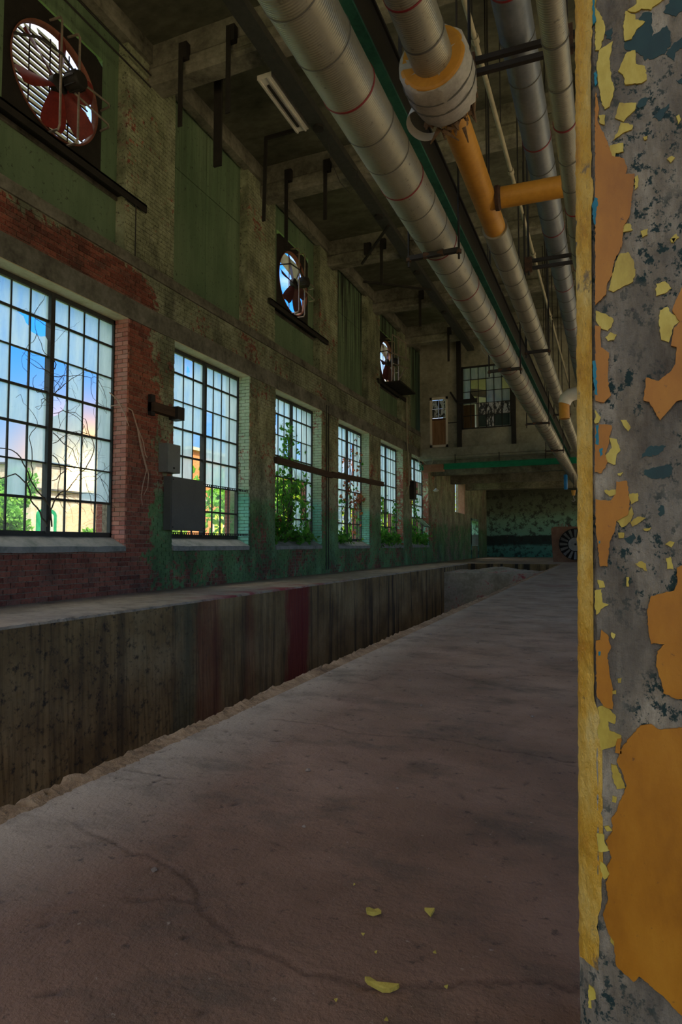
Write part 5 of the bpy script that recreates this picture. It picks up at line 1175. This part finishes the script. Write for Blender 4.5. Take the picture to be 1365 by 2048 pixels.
# ------------------------------------------------------------------ plants on and in the windows
def leaf(mb, p, s, d=None):
    p = Vector(p); a = random.uniform(0, 2*PI); n = Vector((random.gauss(.7,.5), random.gauss(0,.6), random.gauss(.2,.5))).normalized()
    u = n.orthogonal().normalized(); u = Matrix.Rotation(a, 3, n) @ u; v = n.cross(u)
    pts = [p, p+u*.45*s+v*.35*s, p+u*.25*s+v*.8*s, p+v*1.15*s+n*.15*s, p-u*.25*s+v*.8*s, p-u*.45*s+v*.35*s]
    mb.add(pts, [(0,1,2,3),(0,3,4,5)])
def walk(p, d, n, step, wob, grav=0, lim=None):
    pts = [Vector(p)]; d = Vector(d).normalized()
    for _ in range(n):
        d = (d + Vector((random.gauss(0,wob*.35), random.gauss(0,wob), random.gauss(0,wob)-grav))).normalized(); q = pts[-1] + d*step
        if lim: q.x = min(max(q.x, lim[0]), lim[1])
        pts.append(q)
    return pts
def ivy(name, label, k, stems, leaves, y0, y1, zmin, zmax, size, red=0, x=(XF-.12, XF+.10)):
    t = thing(name, label, 'vine', (sum(x)/2, (y0+y1)/2, zmin)); st = MB(); lf = MB(); lr = MB()
    for i in range(stems):
        y = random.uniform(y0, y1); up = walk((random.uniform(*x), y, zmin), (0, random.gauss(0,.3), 1), int((zmax-zmin)/.14), .14, .28, 0, x)
        up = [p for p in up if p.z < zmax and y0-.15 < p.y < y1+.15]
        if len(up) < 3: continue
        st.tube(up, [.010*(1-.6*j/len(up)) for j in range(len(up))], 5)
        for _ in range(leaves // stems):
            p = random.choice(up); (lr if random.random() < red else lf)
            leaf(lr if random.random() < red else lf, p + Vector((random.gauss(0,.05), random.gauss(0,.09), random.gauss(0,.09))), random.uniform(.6, 1.3)*size)
    st.build('stems', M['lead'], t)
    if lf.v: o = lf.build('foliage', M['ivy'], t); o['kind'] = 'stuff'
    if lr.v: o = lr.build('red_foliage', M['ivy_red'], t); o['kind'] = 'stuff'
a, b = WIN[4]; ivy('ivy', 'green ivy climbing over the third tall window', 4, 18, 1300, a+.05, b-.45, ZF0, 4.2, .10)
ivy('ivy', 'dense ivy crowding the lower half of the third tall window', 4, 8, 420, a+.1, b-.1, ZF0, 2.6, .12, .04)
a, b = WIN[5]; ivy('ivy', 'rust-red ivy hanging on the right half of the fourth tall window', 5, 8, 330, b-1.2, b-.05, 1.9, 4.15, .10, .85, (XF-.12, XF+.12))
ivy('ivy', 'green ivy in the lower panes of the fourth tall window', 5, 8, 220, a+.1, b-.2, ZF0, 2.9, .11, .1)
a, b = WIN[6]; ivy('ivy', 'sparse ivy on the fifth tall window', 6, 7, 260, a+.1, b-.3, ZF0, 3.6, .11)
a, b = WIN[7]; ivy('ivy', 'ivy round the broken panes of the last tall window', 7, 8, 340, a+.3, b-.1, ZF0, 3.6, .12)
def sillplant(label, k, y0, y1, n):
    t = thing('sill_plant', label, 'plant', (XF+.1, (y0+y1)/2, .85), 'plants growing on the sills'); lf = MB(); st = MB()
    for _ in range(n):
        y = random.uniform(y0, y1); p = Vector((XF+random.uniform(.02,.14), y, ZF0-.04)); w = walk(p, (random.gauss(.4,.4), random.gauss(0,.4), 1), random.randint(2,5), .09, .4, .12)
        st.tube(w, .005, 4)
        for q in w[1:]:
            for _ in range(3): leaf(lf, q + Vector((random.gauss(0,.04), random.gauss(0,.05), random.gauss(0,.04))), random.uniform(.07,.13))
    st.build('stems', M['lead'], t); o = lf.build('foliage', M['ivy'], t); o['kind'] = 'stuff'
sillplant('low weeds on the sill of the third tall window', 4, WIN[4][0]+.1, WIN[4][1]-.5, 26)
sillplant('small weeds at the left end of the fourth window sill', 5, WIN[5][0]+.05, WIN[5][0]+.7, 12)
sillplant('bushy weeds covering the sill of the fifth tall window', 6, WIN[6][0]+.05, WIN[6][1]-.1, 60)
sillplant('bushy weeds covering the sill of the last tall window', 7, WIN[7][0]+.05, WIN[7][1]-.1, 55)
# bare twigs on the first window
t = thing('bare_vine', 'leafless twigs climbing the mullion of the nearest window', 'vine', (XF+.06, 6.48, .95)); tw = MB(); ymm = (WIN[2][0]+WIN[2][1])/2+.02
def twig(p, d, n, r, depth):
    pts = walk(p, d, n, .075, .30, .03, (XF+.03, XF+.20)); pts = [q for q in pts if q.y < WIN[2][1]-.05 and .95 < q.z < 4.2]
    if len(pts) < 3: return
    tw.tube(pts, [r*(1-.7*j/len(pts)) for j in range(len(pts))], 4)
    if depth:
        for _ in range(3 if depth > 1 else 2):
            q = random.choice(pts[1:]); twig(q, (random.gauss(0,.2), random.gauss(.3,.8), random.gauss(.1,.7)), max(5, n*2//3), r*.6, depth-1)
for i in range(3): twig((XF+.07, ymm+random.uniform(-.04,.05), 1.0), (0, random.uniform(-.02,.03), 1), 34, .011, 1)
for i in range(9): twig((XF+.07, ymm+.03, random.uniform(1.6,3.4)), (.1, random.uniform(.3,1), random.uniform(-.3,.6)), random.randint(9,15), .007, 2)
for i in range(3): twig((XF+.07, ymm-.03, random.uniform(1.9,3.2)), (.1, -1, random.uniform(-.3,.3)), 7, .006, 1)
tw.build('twigs', M['lead'], t)
t = thing('dry_vine', 'pale dry vine drooping from the first window over the brick pier', 'vine', (-6.75, 7.9, 1.6)); dv = MB()
for pts in ([(-7.0,7.55,2.9),(-6.85,7.62,2.92),(-6.76,7.76,2.85),(-6.75,7.90,2.55),(-6.75,8.02,2.2),(-6.75,8.16,1.88),(-6.75,8.14,1.68),(-6.75,8.05,1.55)], [(-6.76,7.76,2.85),(-6.74,7.86,2.6),(-6.745,7.95,2.3),(-6.745,8.10,1.95),(-6.745,8.02,1.72),(-6.745,7.98,1.5),(-6.745,8.02,1.38)], [(-6.75,7.88,2.6),(-6.74,8.0,2.4),(-6.74,8.06,2.2),(-6.735,8.10,2.15)], [(-6.98,7.5,3.1),(-6.9,7.58,3.0),(-6.80,7.64,2.78),(-6.77,7.7,2.6)]):
    dv.tube(pts, [.010*(1-.5*j/len(pts)) for j in range(len(pts))], 6)
dv.build('stems', M['dry_vine'], t)

# ------------------------------------------------------------------ outside
g = MB().box(-220, XO-.01, -150, 260, -.5, -.15).build('ground', M['grass']); struct(g, 'grassy ground outside the windows')
g2 = MB().box(XR+.41, 160, -150, 260, -.5, -.15).build('ground', M['added_yard']); struct(g2, 'added tan ground bouncing warm light indoors, on the far side of the hall')
g3 = MB().box(XO, XR+.4, -150, Y0-.41, -.5, -.15).build('ground', M['added_yard']); struct(g3, 'added tan ground bouncing warm light indoors, behind the hall')
def arch(mb, y0, y1, z0, z1, x, t, n=10):
    r = (y1-y0)/2; pts = [(y0,z0),(y1,z0)] + [((y0+y1)/2 + r*math.cos(PI*i/n), z1-r*.55 + r*.55*math.sin(PI*i/n)) for i in range(n+1)]
    return mb.prism(pts, lambda u, v, d: (x+d, u, v), t)
b1 = thing('stone_building', 'low pale stone building with arched doorways below the sun', 'building', (-43, 38, -.2))
MB().box(-46, -40, 35.0, 46.5, -.2, 5.0).build('walls', M['stone'], b1); MB().box(-46.2, -39.8, 34.8, 46.7, 5.0, 5.14).build('roof', M['roofing'], b1); MB().box(-45, -40.6, 35.9, 38.9, 5.14, 7.2).build('upper_storey', M['stone'], b1); MB().box(-45.2, -40.4, 35.7, 39.1, 7.2, 7.35).build('upper_roof', M['roofing'], b1)
arch(MB(), 35.5, 37.4, -.1, 3.6, -40.05, .15).build('door_surround', M['bright_green'], b1); arch(MB(), 35.85, 37.05, -.1, 3.3, -39.9, .05).build('door', M['window_white'], b1)
arch(MB(), 38.45, 42.1, -.1, 4.2, -40.05, .12).build('blind_arch', M['bld_tan'], b1); arch(MB(), 43.2, 46.0, -.1, 4.0, -40.05, .12).build('blind_arch', M['bld_tan'], b1)
MB().box(-40.05, -39.9, 35.0, 46.5, 4.35, 4.5).build('cornice', M['stone'], b1)
b2 = thing('brick_building', 'orange brick building with arched windows seen through the second window', 'building', (-36, 48, -.2))
MB().box(-36, -30, 41.2, 60, -.2, 8.3).build('walls', M['bld_orange'], b2); MB().box(-36.2, -29.8, 41.0, 60.2, 8.3, 8.55).build('parapet', M['stone'], b2)
MB().box(-30.05, -29.88, 41.2, 60, 4.35, 4.55).build('string_course', M['stone'], b2)
for i, y in enumerate((44.45, 48.2, 51.9, 55.6)):
    for (z0, z1) in ((.9, 3.7), (5.0, 7.4)):
        f = arch(MB(), y-.1, y+1.5, z0, z1, -30.05, .12).build('window', M['window_white'], b2); arch(MB(), y+.06, y+1.34, z0+.14, z1-.14, -29.95, .04).build('glass', M['leaf_reflection_glass'], f)
        MB().box(-29.92, -29.88, y+.66, y+.74, z0+.1, z1-.2).build('mullion', M['window_white'], f)
        MB().box(-30.05, -29.8, y-.2, y+1.6, z0-.15, z0).build('sill', M['stone'], f)
def tree(name, label, x, y, h, rx, n, mat, zc=None, size=.22, trunk=True):
    t = thing(name, label, 'tree' if h > 4.5 else 'bush', (x, y, -.2)); lf = MB(); base = h*.25 if trunk else 0
    cl = [(Vector((x+random.gauss(0,rx*.45), y+random.gauss(0,rx*.55), base + (h-base)*random.random()**.8)), random.uniform(.35,.7)*rx) for _ in range(14)]
    for _ in range(n):
        c, r = random.choice(cl); d = Vector((random.gauss(0,1), random.gauss(0,1), random.gauss(0,1))).normalized()*r*random.random()**.35; p = c + d; p.z = max(p.z, .0)
        leaf(lf, p, size*random.uniform(.7,1.3))
    o = lf.build('foliage', mat, t); o['kind'] = 'stuff'
    tk = MB(); tk.tube([(x,y,-.2),(x+.1,y,h*.4),(x,y+.15,h*.8)], [.05*h*.6, .03*h*.6, .012*h], 7)
    for _ in range(4): tk.tube([(x,y,h*random.uniform(.25,.5)), tuple(random.choice(cl)[0])], [.015*h, .006*h], 5)
    tk.build('trunk', M['bark'], t)
tree('leafy_tree', 'bright green tree at the left edge of the nearest window', -30, 24.6, 3.6, .95, 2400, M['leaf_green'])
tree('leafy_tree', 'darker tree standing beside the pale stone building', -38, 31.9, 6.2, 1.1, 2400, M['leaf_green'])
tree('leafy_bush', 'small leafy shrub in front of the stone building', -36, 36.7, 1.9, .5, 400, M['leaf_green'], trunk=False)
tree('leafy_bush', 'shrub in front of the orange building', -26, 34.2, 2.0, .6, 600, M['leaf_bright'], trunk=False)
spots = [(-15.5, 25.5, 4.0, 'behind the left half of the third window'), (-16, 29.5, 4.4, 'behind the right half of the third window'), (-15.5, 34.0, 4.2, 'behind the left half of the fourth window'), (-15.5, 38.5, 4.3, 'behind the right half of the fourth window'),
 (-15.5, 43.5, 4.6, 'behind the left half of the fifth window'), (-15, 48.0, 4.8, 'behind the right half of the fifth window'), (-14.5, 53.0, 5.2, 'behind the last tall window'), (-14.5, 60, 6.0, 'farthest off, behind the small end window')]
for i, (x, y, h, lab) in enumerate(spots): tree('leafy_tree' if h > 4.5 else 'leafy_bush', 'yellow-green foliage ' + lab, x, y, h, 2.1, 1500, M['leaf_bright'] if i % 3 else M['leaf_green'], size=.26, trunk=h > 4.5)

gf = thing('graffiti', 'faded reddish scrawl on the green far wall above the big fan', 'graffiti', (-2.0, 40.59, 1.75))
for pts in (((-2.44,2.06),(-2.44,1.80),(-2.38,1.74),(-2.32,1.80),(-2.31,2.04)), ((-2.22,2.08),(-2.20,1.85),(-2.12,1.76),(-2.06,1.86),(-2.04,2.0)), ((-1.96,1.98),(-1.86,1.98),(-1.90,1.80)), ((-1.78,1.92),(-1.70,1.84))):
    MB().tube([(x, YB-.002, z) for x, z in pts], .018, 5).build('stroke', M['band_red'], gf)
aw = MB().tube([(-1.48,8.8,3.75),(-1.53,8.8,3.63),(-1.51,8.8,3.48),(-1.43,8.8,3.38)], .006, 5).build('loose_wire', M['conduit']); tag(aw, 'pale curl of wire sticking out beside the largest pipe', 'wire')
